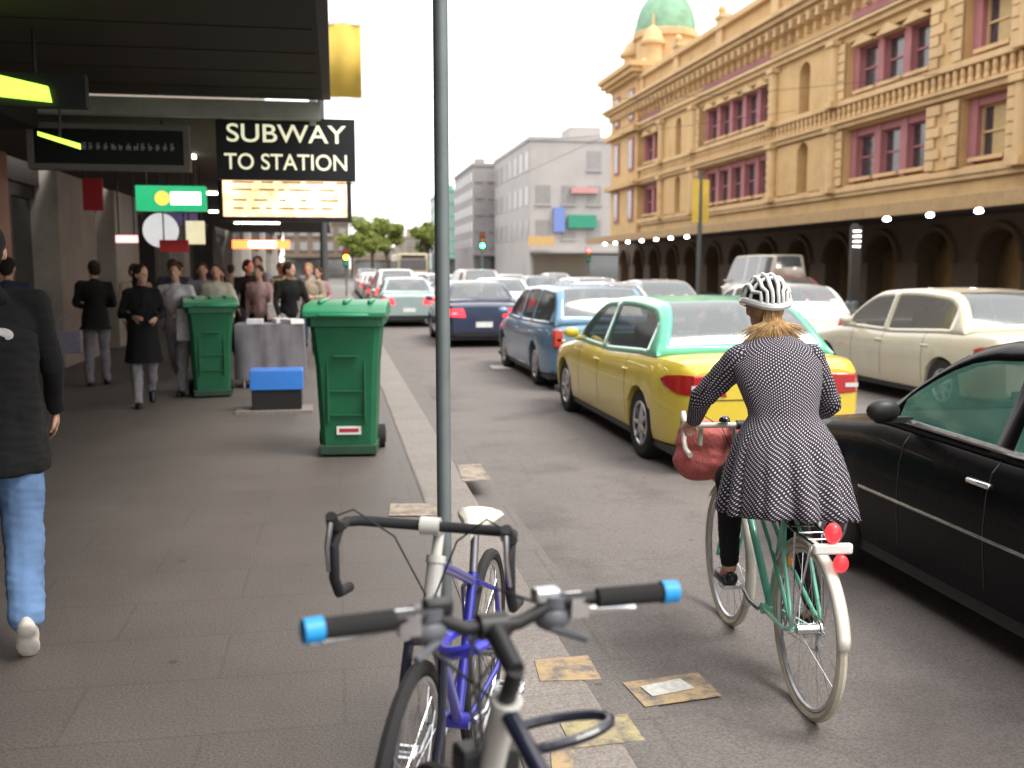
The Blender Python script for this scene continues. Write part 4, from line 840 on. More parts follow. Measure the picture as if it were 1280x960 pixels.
s6 = signbox('light_box', (-1.25, 17.6, 2.05), .95, .10, .14, mat('lit red panel', (.9, .2, .05), .4, emit=(1, .12, .03), es=2.5), 'narrow glowing red and white sign above the crowd', True, top=3.22); MB().box(-.2, .25, -.058, -.05, -.05, .05).build('white_strip', mat('lit white strip', (1, 1, .9), .4, emit=(1, .9, .7), es=5), s6)
# station-side poles, traffic lights, wires
def pole(loc, h, label, r=.09, banner=None, name='street_pole'):
    e = empty(name, loc, 0, label, 'pole'); MB().tube([(0, 0, 0), (0, 0, h)], [r, r*.7], 12).build('pole', mat('dark pole', (.08, .085, .085), .6), e)
    MB().lathe([(r*1.8, 0), (r*1.8, .25), (r*1.2, .35)], (0, 0, 0), 12).build('base', POLE, e)
    if banner: MB().box(-.45, .45, -.06, -.03, h-2.6, h-.4).build('banner', banner, e, None)
    return e
pole((18.6, 49.5, RZ), 6.7, 'grey street pole with a yellow banner in front of the station', banner=MATS['banner yellow'], r=.14)
e = pole((20.4, 37.0, 0), 3.4, 'dark pillar with a row of small lamps on the station kerb', r=.17)
lm = MB()
for i in range(5):
    for j in range(4): lm.ell((-.14+.07*i, -.2, 2.5+.2*j), .015, 6, 5)
MB().box(-.2, .2, -.19, .02, .2, 3.3).build('casing', mat('casing brown', (.06, .05, .045), .6), e); lm.build('lamp', LAMPW, e)
def tlight(x, y, h, on, label, arm=0):
    e = empty('traffic_light', (x, y, RZ), 0, label, 'traffic light'); MB().tube([(0, 0, 0), (0, 0, h+.5)], .06, 10).build('pole', POLE, e)
    if arm: MB().tube([(0, 0, h+.4), (arm, 0, h+.6)], .05, 8).build('arm', POLE, e)
    MB().box(arm-.18, arm+.18, -.30, -.06, h-.55, h+.55).build('housing', BLACKP, e, None, .02)
    for k, c in enumerate(('red', 'amber', 'green')):
        z = h+.35-.35*k; lit = c == on
        col = {'red': (1, .05, .04), 'amber': (1, .5, .02), 'green': (.05, 1, .55)}[c]
        MB().cyl((arm, -.32, z), 'y', .14, .05, 16).build('lens', mat('lens '+c+(' on' if lit else ' off'), tuple(v*.3 for v in col), .3, emit=col if lit else None, es=9), e)
    return e
tlight(9.6, 66, 3.6, 'green', 'traffic light showing green over the middle of the street'); tlight(19.4, 76, 2.8, 'red', 'traffic light showing red at the far end of the station awning'); tlight(10.8, 108, 4.2, 'red', 'red traffic light beside the grey pole far down the street')
tlight(.6, 60, 2.4, 'amber', 'amber traffic light at the far kerb on the left')
for i, (x0, y0, z0, x1, y1, z1, lb) in enumerate(((-4.5, 60, 9, 25, 52, 10.2, 'farthest overhead wire running from the left to the station'), (-4.5, 42, 9, 25, 38, 9.6, 'middle overhead wire running to the station front'), (12, -10, 7.2, 10.5, 90, 7.2, 'tram wire running along the middle of the street'))):
    pts = [(lerp(x0, x1, t/12), lerp(y0, y1, t/12), lerp(z0, z1, t/12)-(.9 if i < 2 else .05)*math.sin(PI*t/12)) for t in range(13)]
    if i < 3: tag(MB().tube(pts, .012, 5).build('overhead_wire', BLACKP, None), lb, 'wire')
# coloured boards at the far buildings
for (x, y, z, sx, sz, m, lb) in ((30.3, 121.5, 7.4, 3.6, 1.6, mat('board green', (.03, .25, .16), .6), 'green awning board on the pale grey building'), (27.4, 121.6, 7.6, 1.4, 3.0, mat('board blue', (.15, .22, .5), .6), 'blue banner on the pale grey building'), (24.6, 119.0, 4.9, 3.2, 1.2, mat('board tan', (.5, .33, .14), .6), 'tan board at the corner of the pale grey building'), (30.6, 121.5, 11.2, 3.4, .7, mat('board pink', (.5, .25, .25), .6), 'pink lettered strip high on the pale grey building')):
    tag(MB().box(x-sx/2, x+sx/2, y-.1, y+.35, z-sz/2, z+sz/2).build('sign_board', m, None), lb, 'sign board')

# ------------------------------------------------------------------ people
V = Vector
def hand(mb, wrist, d, palm_n, s=1., curl=.6, side=1):
    """palm and five bent fingers; d = direction of the forearm, palm_n = palm normal, side picks where the thumb leaves"""
    d = V(d).normalized(); n = V(palm_n); n = (n-d*n.dot(d)).normalized(); u = d.cross(n)*side
    pc = V(wrist)+d*.05*s; M = Matrix((u, d, n)).transposed()
    mb.ell(pc, (.040*s, .050*s, .017*s), 12, 8, M)
    for k, (off, ln) in enumerate(((.029, .068), (.010, .078), (-.010, .073), (-.028, .056))):
        a = V(wrist)+d*.088*s+u*off*s; ang = 0; p = a; dr = d.copy()
        for j, f in enumerate((.45, .32, .23)):
            ang = curl*(.6+.5*j); dr = (d*math.cos(ang)+n*math.sin(ang)).normalized(); q = p+dr*ln*f*s; r0 = (.0090-.0010*j)*s; mb.cap(p, q, r0, r0*.92, 8); p = q
    a = V(wrist)+d*.025*s+u*.030*s; b = a+(d*.55+u*.75+n*.25).normalized()*.040*s; c = b+(d*.85+u*.2+n*.45).normalized()*.030*s
    mb.cap(a, b, .0125*s, .0105*s, 8); mb.cap(b, c, .0105*s, .009*s, 8)
def person(name, loc, rz, label, H=1.72, top=None, leg=None, hair=None, shoe=SHOEB, sk=SKIN, stride=.25, phase=1, longcoat=0, skirt=0, arms=(0, 0), vox=.014, lean=.05, fem=False, hairlong=0, shin=0, legw=1., wob=.006, group='pedestrians on the footpath', sleeve=1., headturn=0):
    """walking or standing figure built up from hips, knees and ankles; faces +y"""
    e = empty(name, loc, rz, label, 'person', group); k = H/1.75
    hipz = .93*k; f = stride
    def P(x, y, z): return V((x*k, y*k, z*k))
    hips = P(0, 0, .95); chest = P(0, lean*.8, 1.30); neck = P(0, lean, 1.47); head = P(0, lean+.02, 1.635)
    body = MB(); sw = .19 if not fem else .165
    body.cap(hips, P(0, lean*.4, 1.12), .13*k, .115*k); body.cap(P(0, lean*.4, 1.12), chest, .115*k, .13*k); body.ell(chest, (.17*k, .11*k, .17*k), 14, 10); body.cap(chest+P(0, 0, .1), neck+P(0, 0, .07), .06*k, .052*k)
    hd = MB(); Rt = Matrix.Rotation(R(headturn), 3, 'Z')
    body.ell(head+P(0, 0, .02), (.075*k, .093*k, .105*k), 16, 12, Rt); body.ell(head+Rt @ P(0, .03, -.05), (.052*k, .062*k, .065*k), 14, 10)
    body.ell(head+Rt @ P(0, .10, -.005), (.013*k, .02*k, .022*k), 8, 6); body.ell(head+Rt @ P(0, .088, -.052), (.024*k, .012*k, .010*k), 8, 6)
    for s in (-1, 1): body.ell(head+Rt @ P(s*.078, 0, -.005), (.012*k, .02*k, .03*k), 8, 6)
    shirt = MB(); shirt.ell(P(0, 0, .99), (.17*k, .13*k, .14*k), 14, 10); shirt.cap(hips, P(0, lean*.4, 1.12), .145*k, .135*k); shirt.cap(P(0, lean*.4, 1.12), chest, .135*k, .145*k); shirt.ell(chest+P(0, 0, .0), (.195*k, .135*k, .19*k), 14, 10); shirt.cap(P(-sw*.85, lean, 1.42), P(sw*.85, lean, 1.42), .062*k, .062*k); shirt.cap(P(0, lean, 1.42), P(0, lean, 1.48), .08*k, .06*k)
    for i, s in enumerate((-1, 1)):
        a = arms[i]; sh = P(s*sw, lean, 1.42)
        if isinstance(a, (int, float)):
            el = sh+P(s*.05, -.02+math.sin(a)*.28, -.28*math.cos(a)); wr = el+P(s*.0, .05+math.sin(a+.25)*.23, -.24*math.cos(a+.25)); dn = (wr-el).normalized()
        else: el = P(*a[0]); wr = P(*a[1]); dn = (wr-el).normalized()
        body.cap(sh, el, .045*k, .037*k, 10); body.cap(el, wr, .036*k, .025*k, 10); hand(body, wr, dn, (-s, 0, 0) if abs(dn.x) < .8 else (0, 1, 0), k*1.02, .5, -s)
        shirt.cap(sh, el, .062*k, .050*k, 10); shirt.cap(el, el.lerp(wr, .93*sleeve), .050*k, .038*k, 10)
    tr = MB(); shoes = []
    for s in (-1, 1):
        fw = s*phase*f; hp = P(s*.085, 0, .92); kn = P(s*.10, fw*.55+.05, .50+(.02 if fw < 0 else .0)); an = P(s*.105, fw*1.0-.02 if fw >= 0 else fw*1.25, .085+(.10 if fw < -.1 else 0))
        body.cap(hp, kn, .075*k, .052*k, 10); body.cap(kn, an, .052*k, .034*k, 10)
        tr.cap(hp, kn, .092*k*legw, .070*k*legw, 12); tr.cap(kn, an+P(0, 0, shin), .070*k*legw, .058*k*legw, 12)
        pitch = -.9 if fw < -.1 else 0; Rm = Matrix.Rotation(pitch, 3, 'X'); sm = MB(); c = an+Rm @ P(0, .07, -.045)
        sm.ell(c, (.045*k, .13*k, .036*k), 14, 8, Rm); sm.ell(an+P(0, 0, -.01), (.042*k, .05*k, .055*k), 12, 8); sm.ell(c+Rm @ P(0, .045, -.022), (.047*k, .085*k, .018*k), 14, 8, Rm); sm.ell(c+Rm @ P(0, -.07, -.022), (.038*k, .055*k, .018*k), 12, 8, Rm); shoes.append(sm)
    fuse(body, 'body', sk, e, max(.0075, vox*.75), 2); fuse(shirt, 'top', top, e, vox, 3, wob)
    tr.ell(P(0, 0, .93), (.16*k, .125*k, .11*k), 14, 10)
    if leg: fuse(tr, 'trousers', leg, e, vox, 3, wob*1.3)
    for sm in shoes: fuse(sm, 'shoe', shoe, e, .008, 2)
    if longcoat or skirt:
        z0 = (longcoat or skirt); c = MB(); n = 28; c.v = []; lv = [(1.12, .15, .12), (1.0, .178, .15), (.85, .19, .17), (z0, .22+.06*f, .20+.5*f)]
        for z, a, b in lv:
            for i in range(n): t = 2*PI*i/n; fo = 1+.05*math.sin(i*1.8)*(1.12-z); c.v.append((a*k*fo*math.cos(t), b*k*fo*math.sin(t), z*k))
        for j in range(3):
            for i in range(n): c.f.append((j*n+i, j*n+(i+1) % n, (j+1)*n+(i+1) % n, (j+1)*n+i))
        c.build('coat_skirt' if longcoat else 'skirt', top if longcoat else leg or top, e, 60)
    if hair:
        h = MB(); h.ell(head+Rt @ P(0, -.018, .045), (.086*k, .098*k, .095*k), 16, 10); h.ell(head+Rt @ P(0, -.05, .0), (.078*k, .062*k, .09*k), 14, 10)
        if hairlong: h.ell(head+Rt @ P(0, -.07, -.10), (.075*k, .045*k, .14*k), 14, 10)
        fuse(h, 'hair', hair, e, .010, 2, .004, 40)
    for s in (-1, 1): MB().ell(head+Rt @ P(s*.030, .083, .012), (.011*k, .006*k, .006*k), 8, 6).build('eye', BLACKP, e)
    return e
CL = lambda n, c: mat(n, c, .9, scale=18, var=.2, bump=.3)
JEANS = mat('blue jeans', (.12, .21, .38), .9, var=.45, scale=2.2, bump=.15); BLKC = CL('black cloth', (.0035, .0035, .004)); GREYC = CL('grey cloth', (.25, .24, .26)); WHC = CL('white cloth', (.55, .52, .52)); BEIC = CL('beige cloth', (.32, .27, .2)); NAVC = CL('navy cloth', (.03, .035, .06)); PNKC = CL('dusty pink cloth', (.35, .22, .22)); OLVC = CL('olive cloth', (.22, .2, .1)); LILC = CL('lilac cloth', (.28, .26, .33)); GRNC = CL('grey green cloth', (.16, .18, .15))
HB = CL('brown hair', (.05, .028, .015)); HD = CL('dark hair', (.015, .011, .009)); HL = CL('fair hair', (.30, .19, .09))
nm = person('person', (-1.53, 4.74, 0), 14, 'person in black hooded top and blue jeans walking away at the left edge', H=1.84, top=BLKC, leg=JEANS, hair=HD, shoe=SHOEW, stride=.34, phase=-1, arms=(.15, .18), vox=.011, legw=1.22, wob=.007)
MB().ell((0.06, -.128, 1.36), (.05, .012, .032), 12, 8).build('back_print', WHC, nm)
fuse(MB().ell((0, -.03, 1.52), (.10, .09, .055)), 'hood', BLKC, nm, .011, 3, .006)
hm_ = MB(); lv_ = [(1.42, .12, .10), (1.35, .20, .15), (1.1, .205, .16), (.95, .21, .18), (.80, .24, .245), (.745, .235, .25)]
for z, a, b_ in lv_:
    for i in range(28): t = 2*PI*i/28; hm_.v.append((a*math.cos(t), b_*math.sin(t), z))
hm_.f = [(j*28+i, j*28+(i+1) % 28, (j+1)*28+(i+1) % 28, (j+1)*28+i) for j in range(5) for i in range(28)]+[tuple(range(28)), tuple(range(140, 168))[::-1]]
fuse(hm_, 'jumper_hem', BLKC, nm, .011, 3, .010)
PP = [((-2.30, 12.5, 0), 195, 'woman in a long black coat over grey trousers walking toward us', dict(H=1.68, top=BLKC, leg=GREYC, hair=HD, longcoat=.55, fem=True, hairlong=1, stride=.18)),
      ((-2.05, 13.6, 0), 170, 'person with a white top and pale grey trousers beside the long black coat', dict(H=1.70, top=WHC, leg=GREYC, hair=HB, stride=.22, phase=-1, legw=1.15)),
      ((-3.35, 14.8, 0), 10, 'person in black standing in front of the pale stone pier', dict(H=1.74, top=BLKC, leg=GREYC, hair=HD, stride=.08, longcoat=.8)),
      ((-2.1, 16.6, 0), 180, 'person in a lilac grey shirt behind the farther green bin', dict(H=1.72, top=LILC, leg=NAVC, hair=HB, stride=.2)),
      ((-1.75, 15.4, 0), 185, 'person in a pale cream shirt right behind the farther green bin', dict(H=1.70, top=CL('cream shirt', (.42, .42, .34)), leg=BLKC, hair=HB, stride=.15, fem=True, hairlong=1)),
      ((-1.55, 18.2, 0), 200, 'person in a black jacket left of the dusty pink sleeve', dict(H=1.78, top=BLKC, leg=NAVC, hair=HD, stride=.2)),
      ((-1.25, 17.0, 0), 175, 'woman in dusty pink behind the grey draped table', dict(H=1.68, top=PNKC, leg=BLKC, hair=HB, fem=True, hairlong=1, stride=.15)),
      ((-.95, 18.8, 0), 190, 'person in an olive yellow shirt behind the grey draped table', dict(H=1.74, top=OLVC, leg=GREYC, hair=HL, stride=.2)),
      ((-.45, 17.4, 0), 170, 'fair-haired person in a beige jacket just left of the big green bin', dict(H=1.72, top=BEIC, leg=NAVC, hair=HL, stride=.2)),
      ((-2.9, 19.5, 0), 185, 'person in a grey green jacket deep in the crowd at the left', dict(H=1.75, top=GRNC, leg=BLKC, hair=HD, stride=.2)),
      ((-3.7, 12.2, 0), 5, 'dark-clothed person standing by the dark shop window', dict(H=1.76, top=NAVC, leg=BLKC, hair=HD, stride=.05)),
      ((-1.2, 22.5, 0), 180, 'person in a white shirt far back under the verandah', dict(H=1.75, top=WHC, leg=BLKC, hair=HB, stride=.2)),
      ((-2.4, 24.0, 0), 5, 'person in a beige coat farthest back under the verandah', dict(H=1.72, top=BEIC, leg=BLKC, hair=HB, stride=.2, longcoat=.7)),
      ((-.55, 21.5, 0), 0, 'person in a grey jacket near the dark banner pole', dict(H=1.76, top=GREYC, leg=NAVC, hair=HD, stride=.2))]
for i, ((x, y), rz, lb, kw) in enumerate((((-1.75, 16.2), 160, 'woman with long dark hair and white shirt deep in the crowd behind the bins', dict(H=1.66, top=WHC, leg=BLKC, hair=HD, fem=True, hairlong=1, stride=.2)),
        ((-2.65, 17.3), 20, 'person in a navy jacket walking away by the second stone pier', dict(H=1.78, top=NAVC, leg=BLKC, hair=HB, stride=.25)),
        ((-.75, 16.1), 205, 'person in black between the pink and beige tops', dict(H=1.73, top=BLKC, leg=GREYC, hair=HD, stride=.2, arms=(.5, .1))),
        ((-1.45, 19.8), 150, 'tall person in a grey top behind the crowd', dict(H=1.86, top=GREYC, leg=BLKC, hair=HB, stride=.2)),
        ((-2.35, 20.8), 190, 'person in a red brown jumper far back in the crowd', dict(H=1.7, top=CL('red brown cloth', (.25, .07, .05)), leg=NAVC, hair=HD, stride=.2)),
        ((-1.0, 20.4), 10, 'person in a navy coat walking away far back in the crowd', dict(H=1.76, top=NAVC, leg=BLKC, hair=HL, stride=.2, longcoat=.7)),
        ((-.35, 19.6), 185, 'person in dusty pink near the dark banner pole', dict(H=1.66, top=PNKC, leg=NAVC, hair=HB, fem=True, hairlong=1, stride=.15)),
        ((-3.1, 16.4), 200, 'person in a beige top beside the person in black at the pier', dict(H=1.7, top=BEIC, leg=NAVC, hair=HB, stride=.2)))): PP.append(((x, y, 0), rz, lb, kw))
pr_ = random.Random(11)
for i, (loc, rz, lb, kw) in enumerate(PP):
    if 'arms' not in kw:
        q_ = pr_.choice((0, 1, 2, 3)); kw['arms'] = {0: (.35, -.25), 1: (((-.26, .06, 1.16), (-.12, .30, 1.18)), .2), 2: (-.3, ((.25, .05, 1.15), (.20, .32, 1.05))), 3: (((-.25, .04, 1.15), (-.14, .27, 1.1)), ((.25, .04, 1.15), (.12, .28, 1.12)))}[q_]
    kw['lean'] = pr_.uniform(.03, .10); kw['headturn'] = pr_.uniform(-40, 40); kw['stride'] = kw.get('stride', .2)*1.25; kw['wob'] = .012; rz += pr_.uniform(-18, 18)
for loc, rz, lb, kw in PP: person('person', loc, rz, lb, vox=.018, **kw)
def bag(loc, s, m, label, rz=0):
    e = empty('carry_bag', loc, rz, label, 'bag'); a, b, c = s; p = MB().prism([(-a/2, 0), (a/2, 0), (a/2*.94, c), (-a/2*.94, c)], 'y', -b/2, b/2); p.build('bag_body', m, e, None, .02)
    MB().tube([(-a*.25, 0, c), (-a*.2, 0, c+.14), (0, 0, c+.19), (a*.2, 0, c+.14), (a*.25, 0, c)], .008, 6).build('handle', m, e)
bag((-1.86, 13.25, .72), (.34, .1, .42), WHC, 'white carry bag held in front of the pale trousers'); bag((-3.6, 14.3, .5), (.36, .12, .3), LILC, 'lilac carry bag by the person in black at the pier'); bag((-.98, 16.7, .8), (.3, .1, .28), WHC, 'white carry bag behind the grey draped table')

# ------------------------------------------------------------------ the cyclist
cy = empty('person', (RCX, RCY, RZ), RCH, 'woman in a dotted navy coat and white helmet riding the mint bicycle', 'person')
SKR = mat('flushed skin', (.50, .26, .19), .5, var=.1, scale=30)
b = MB(); hd = V((-.01, .58, 1.615))
b.cap((0, .31, 1.0), (0, .345, 1.17), .11, .085); b.cap((0, .345, 1.17), (0, .44, 1.34), .085, .085); b.cap((-.09, .47, 1.385), (.09, .47, 1.385), .05, .05); b.cap((0, .48, 1.40), (-.005, .545, 1.56), .05, .047)
b.ell(hd+V((0, .0, .0)), (.074, .092, .105), 16, 12, Matrix.Rotation(-.2, 3, 'X')); b.ell(hd+V((0, .04, -.06)), (.05, .055, .06), 12, 9); b.ell(hd+V((0, .105, -.03)), (.012, .018, .02), 8, 6); b.ell(hd+V((0, .09, -.075)), (.022, .01, .009), 8, 6)
for s in (-1, 1): b.ell(hd+V((s*.076, .0, -.02)), (.010, .018, .028), 8, 6)
LS, LE, LW = V((-.155, .465, 1.385)), V((-.285, .60, 1.20)), V((-.262, .775, 1.075)); RS_, RE_, RW_ = V((.155, .465, 1.385)), V((.285, .52, 1.17)), V((.25, .76, 1.08))
for sh_, el, wr, s in ((LS, LE, LW, -1), (RS_, RE_, RW_, 1)):
    b.cap(sh_, el, .042, .034); b.cap(el, wr, .034, .025); hand(b, wr+V((0, .0, .0)), (0, .9, -.30), (-s*.35, -.15, -1), 1.02, 1.0, -s if s < 0 else 1)
legs = []
for s, kn, an in ((-1, V((-.125, .66, .82)), V((-.135, .60, .42))), (1, V((.125, .56, .69)), V((.13, .26, .33)))):
    hp = V((s*.09, .32, .98)); b.cap(hp, kn, .080, .055); b.cap(kn, an, .05, .035); b.cap(an, an+V((0, .05, -.05)), .033, .03); legs.append((s, hp, kn, an))
fuse(b, 'body', SKR, cy, .0075, 2)
tr = MB()
for s, hp, kn, an in legs: tr.cap(hp, kn, .10, .068, 14); tr.cap(kn, an+V((0, 0, .035)), .066, .044, 14)
tr.ell((0, .32, .97), (.15, .11, .09)); fuse(tr, 'trousers', BLKC, cy, .010, 3, .006)
for s, hp, kn, an in legs:
    m_ = MB(); c = an+V((0, .06, -.062)); m_.ell(c, (.040, .115, .026), 14, 8); m_.ell(an+V((0, -.035, -.045)), (.032, .03, .032), 10, 8); m_.cbox(c+V((0, -.01, -.022)), (.06, .20, .012)); fuse(m_, 'shoe', SHOEB, cy, .006, 2)
# dotted coat: fitted bodice, pleated flared skirt, sleeves
dm_ = bpy.data.materials.new('dotted navy fabric'); dm_.use_nodes = True; n = dm_.node_tree; bs_ = n.nodes['Principled BSDF']; bs_.inputs['Roughness'].default_value = .85; L = n.links
uv = n.nodes.new('ShaderNodeUVMap'); sep = n.nodes.new('ShaderNodeSeparateXYZ'); L.new(uv.outputs[0], sep.inputs[0])
def M_(op, a, b_=None):
    q = n.nodes.new('ShaderNodeMath'); q.operation = op
    for i, x in enumerate((a, b_)):
        if x is None: continue
        if isinstance(x, (int, float)): q.inputs[i].default_value = x
        else: L.new(x, q.inputs[i])
    return q.outputs[0]
SP = .0122
un = n.nodes.new('ShaderNodeTexNoise'); un.inputs['Scale'].default_value = 5; un.inputs['Detail'].default_value = 2; L.new(uv.outputs[0], un.inputs['Vector'])
U0 = M_('ADD', sep.outputs[0], M_('MULTIPLY', un.outputs['Fac'], .04)); V0 = M_('ADD', sep.outputs[1], M_('MULTIPLY', un.outputs['Fac'], .05))
ua = M_('DIVIDE', M_('ADD', M_('MULTIPLY', U0, .866), M_('MULTIPLY', V0, .5)), SP); va = M_('DIVIDE', M_('SUBTRACT', M_('MULTIPLY', V0, .866), M_('MULTIPLY', U0, .5)), SP)
row = M_('FLOOR', va); off = M_('MULTIPLY', M_('FRACT', M_('MULTIPLY', row, .5)), 1.); ua = M_('ADD', ua, off)
du = M_('SUBTRACT', M_('FRACT', ua), .5); dv = M_('SUBTRACT', M_('FRACT', va), .5)
dd = M_('ADD', M_('MULTIPLY', du, du), M_('MULTIPLY', dv, dv)); dot = M_('LESS_THAN', dd, .050)
mxn = n.nodes.new('ShaderNodeMixRGB'); L.new(dot, mxn.inputs[0]); mxn.inputs[1].default_value = (.013, .011, .020, 1); mxn.inputs[2].default_value = (.62, .56, .62, 1); L.new(mxn.outputs[0], bs_.inputs['Base Color'])
coat = MB(); coat.uv = []; N = 160
rings = [(1.505, .515, .055, .05), (1.50, .505, .075, .065), (1.475, .49, .12, .085), (1.45, .475, .172, .10), (1.42, .46, .193, .112), (1.36, .435, .196, .125), (1.30, .405, .188, .13), (1.24, .375, .168, .125), (1.18, .345, .150, .115), (1.155, .335, .149, .115),
         (1.12, .32, .172, .14), (1.06, .30, .205, .18), (1.0, .285, .225, .21), (.94, .27, .24, .235), (.88, .255, .25, .25), (.82, .24, .262, .262), (.785, .235, .268, .268), (.775, .235, .262, .262)]
ln = 0; pv = None
for z, y, a, bb in rings:
    if pv is not None: ln += math.hypot(z-pv[0], .5*(a-pv[1]))
    pv = (z, a); fl = max(0, (1.155-z)/.38)
    for i in range(N+1):
        t = 2*PI*i/N; ple = .030*fl**.8*(abs(math.sin(t*7+.4))**.6-.5)+.012*fl*math.sin(t*11+1.3)
        crease = .004*noise.noise(Vector((math.cos(t)*3, math.sin(t)*3, z*14)))
        rr_ = 1+ple/.2; x_ = a*rr_*math.cos(t)+crease; y_ = y+bb*rr_*math.sin(t)+crease+(.03*fl if math.sin(t) > .3 else 0)
        z_ = z-(.018*math.cos(t*2+.6)+.02*noise.noise(Vector((t*2, 0, 0))))*fl**3
        if z > 1.38 and z < 1.5: z_ += -.03*abs(math.cos(t))**2*(1.5-z)/.1
        coat.v.append((x_, y_, z_)); coat.uv.append((t*.2*(1+.30*fl), ln))
for j in range(len(rings)-1):
    for i in range(N): coat.f.append((j*(N+1)+i, j*(N+1)+i+1, (j+1)*(N+1)+i+1, (j+1)*(N+1)+i))
co = coat.build('coat', dm_, cy, 80); s2 = co.modifiers.new('s', 'SOLIDIFY'); s2.thickness = .004; s2.offset = -1
def sleeve(sh_, el, wr, nm_='sleeve'):
    m_ = MB(); m_.uv = []; pts = []; K = 22
    for i in range(K+1):
        t = i/K; a = sh_.lerp(el, min(1, t*2)); c = el.lerp(wr+(wr-el)*.02, max(0, t*2-1)); q = sh_.lerp(el, t*2) if t < .5 else el.lerp(wr, t*2-1)
        sm = sh_*(1-t)**2+el*2*t*(1-t)+wr*t**2; q = q.lerp(sm, .10); pts.append((q, lerp(.068, .050, min(1, t*1.8)) if t < .55 else lerp(.050, .036, (t-.55)/.45)))
    pts = [(sh_-(el-sh_).normalized()*.06, .03), (sh_-(el-sh_).normalized()*.04, .058)]+pts; K += 2
    n_ = 28; pr = None; ln_ = 0
    for i, (q, r_) in enumerate(pts):
        tg = (pts[min(i+1, K)][0]-pts[max(i-1, 0)][0]).normalized(); u = pr-tg*pr.dot(tg) if pr else tg.orthogonal(); u.normalize(); pr = u; w2 = tg.cross(u)
        if i: ln_ += (q-pts[i-1][0]).length
        for k in range(n_+1):
            a = 2*PI*k/n_; fold = 1+.05*math.sin(i*1.9+2*math.sin(a))*(1 if 7 < i < 15 else .45); m_.v.append(tuple(q+(u*math.cos(a)+w2*math.sin(a))*r_*fold)); m_.uv.append((a*.045, ln_))
    for i in range(K):
        for k in range(n_): m_.f.append((i*(n_+1)+k, i*(n_+1)+k+1, (i+1)*(n_+1)+k+1, (i+1)*(n_+1)+k))
    m_.build(nm_, dm_, cy, 80)
sleeve(LS, LE, LW+V((0, .01, 0))); sleeve(RS_, RE_, RW_+V((0, .01, 0)))
MB().tube([(-.075*math.cos(t), .51+.06*math.sin(t)*1., 1.50+.0*t) for t in [2*PI*k/24 for k in range(24)]], .012, 8, closed=True).build('collar', dm_, cy)
# hair: low loose ponytail spreading over the collar
BL = mat('blonde hair', (.42, .26, .11), .5, var=.45, scale=50); hr = MB(); rr = random.Random(3)
hr.ell(hd+V((0, -.035, -.005)), (.074, .066, .088), 14, 10)
for k in range(380):
    a = rr.uniform(-1, 1); p0 = hd+V((rr.uniform(-.03, .03), -.085+rr.uniform(-.012, .012), -.02+rr.uniform(-.02, .02))); e1 = hd+V((a*.05, -.135+.02*a*a, -.070)); e2 = hd+V((a*.15+rr.uniform(-.02, .02), -.170+.07*abs(a), -.150+rr.uniform(-.055, .035)+.03*abs(a)))
    hr.tube([p0, e1, e2], [.0045, .0045, .0008], 4)
hr.build('hair', BL, cy)
# helmet on the head
hm = empty('helmet', (RCX, RCY, RZ), RCH, 'white and black bicycle helmet worn by the cyclist', 'helmet'); hc = hd+V((0, -.01, .045)); WHH = mat('helmet white', (.62, .62, .60), .3, coat=.6, dirt=.1)
sm = MB(); n_ = 28
for i in range(9):
    a = R(i*11.25)
    for k in range(n_): t = 2*PI*k/n_; sm.v.append((hc.x+.092*math.cos(a)*math.cos(t), hc.y+.118*math.cos(a)*math.sin(t), hc.z-.03+.105*math.sin(a)))
for i in range(8):
    for k in range(n_): sm.f.append((i*n_+k, i*n_+(k+1) % n_, (i+1)*n_+(k+1) % n_, (i+1)*n_+k))
sm.build('liner', mat('helmet black', (.012, .012, .012), .7), hm)
rb = MB(); 
for x in (-.082, -.05, -.018, .018, .05, .082):
    pts = []; rs = []
    for i in range(15):
        t = lerp(-PI*.02, PI*1.02, i/14); cx2 = x*(1-.35*max(0, -math.cos(t))*0-.30*(1 if i < 3 else 0)); q = math.sqrt(max(.02, 1-(cx2/.102)**2)); pts.append((hc.x+cx2, hc.y-.128*q*math.cos(t), hc.z-.03+.120*q*math.sin(t)+.004)); rs.append(.0095 if 2 < i < 13 else .008)
    rb.tube(pts, rs, 8)
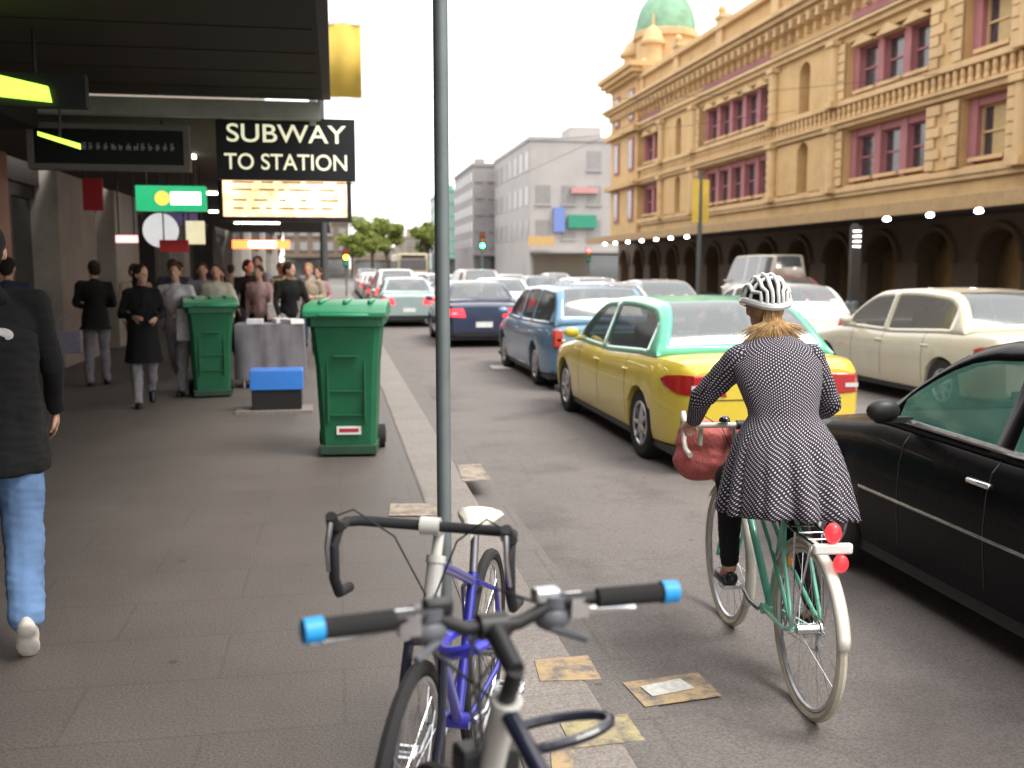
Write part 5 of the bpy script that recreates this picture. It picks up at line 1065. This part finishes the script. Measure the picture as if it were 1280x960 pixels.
for yy_ in (-.055, .0, .055): 
    q = math.sqrt(1-(yy_/.13)**2); rb.tube([(hc.x+.100*q*math.cos(t), hc.y+yy_, hc.z-.03+.118*q*math.sin(t)) for t in [PI*k/12 for k in range(13)]], .008, 8)
rb.tube([(hc.x+.098*math.cos(t), hc.y+.124*math.sin(t), hc.z-.035+.012*math.cos(2*t)) for t in [2*PI*k/30 for k in range(30)]], .017, 8, closed=True); rb.build('shell', WHH, hm)
MB().tube([(hc.x+s*.085, hc.y+.01, hc.z-.04) if i == 0 else (hc.x, hc.y+.05, hc.z-.19) for s in (-1,) for i in (0, 1)], .004, 6).tube([(hc.x+.085, hc.y+.01, hc.z-.04), (hc.x, hc.y+.05, hc.z-.19)], .004, 6).build('strap', BLACKP, hm)
# red bag strapped on the front carrier, bell, bangle
rbag = empty('front_bag', (RCX, RCY, RZ), RCH, 'coral red fabric bag slung on the front of the mint bicycle', 'bag'); RB = mat('coral red fabric', (.52, .13, .12), .75, var=.25, scale=7, bump=.4)
q = MB(); q.ell((-.12, 1.04, .93), (.17, .12, .10), 18, 12); q.ell((-.13, 1.02, .84), (.17, .11, .11), 16, 10); q.ell((-.19, 1.06, .96), (.09, .08, .07), 12, 8); q.ell((0, 1.02, .96), (.1, .1, .06), 12, 8); fuse(q, 'bag_body', RB, rbag, .012, 3, .012, 10)
MB().tube([(-.20, .9, .93), (-.19, .92, 1.02), (-.18, 1.02, 1.05), (-.18, 1.12, .99)], .012, 8).tube([(-.03, .9, .93), (-.03, .92, 1.01), (-.03, 1.02, 1.04), (-.04, 1.12, .97)], .010, 8).build('strap', mat('grey green strap', (.3, .35, .27), .7), rbag)
MB().lathe([(.0, .03), (.015, .027), (.025, .015), (.028, 0)], (-.09, .87, 1.05), 18).build('bell', mat('black gloss', (.01, .01, .012), .15, coat=1), cyc)
MB().tube([(s*.11, .98, .74) for s in (-1, 1)], .006, 6).tube([(-.11, .94, .75), (-.13, 1.12, .76), (.13, 1.12, .76), (.11, .94, .75)], .006, 6).tube([(.0, .94, .76), (0, .87, .82)], .006, 6).build('front_carrier', CHR, cyc)
cyc.children  # noqa
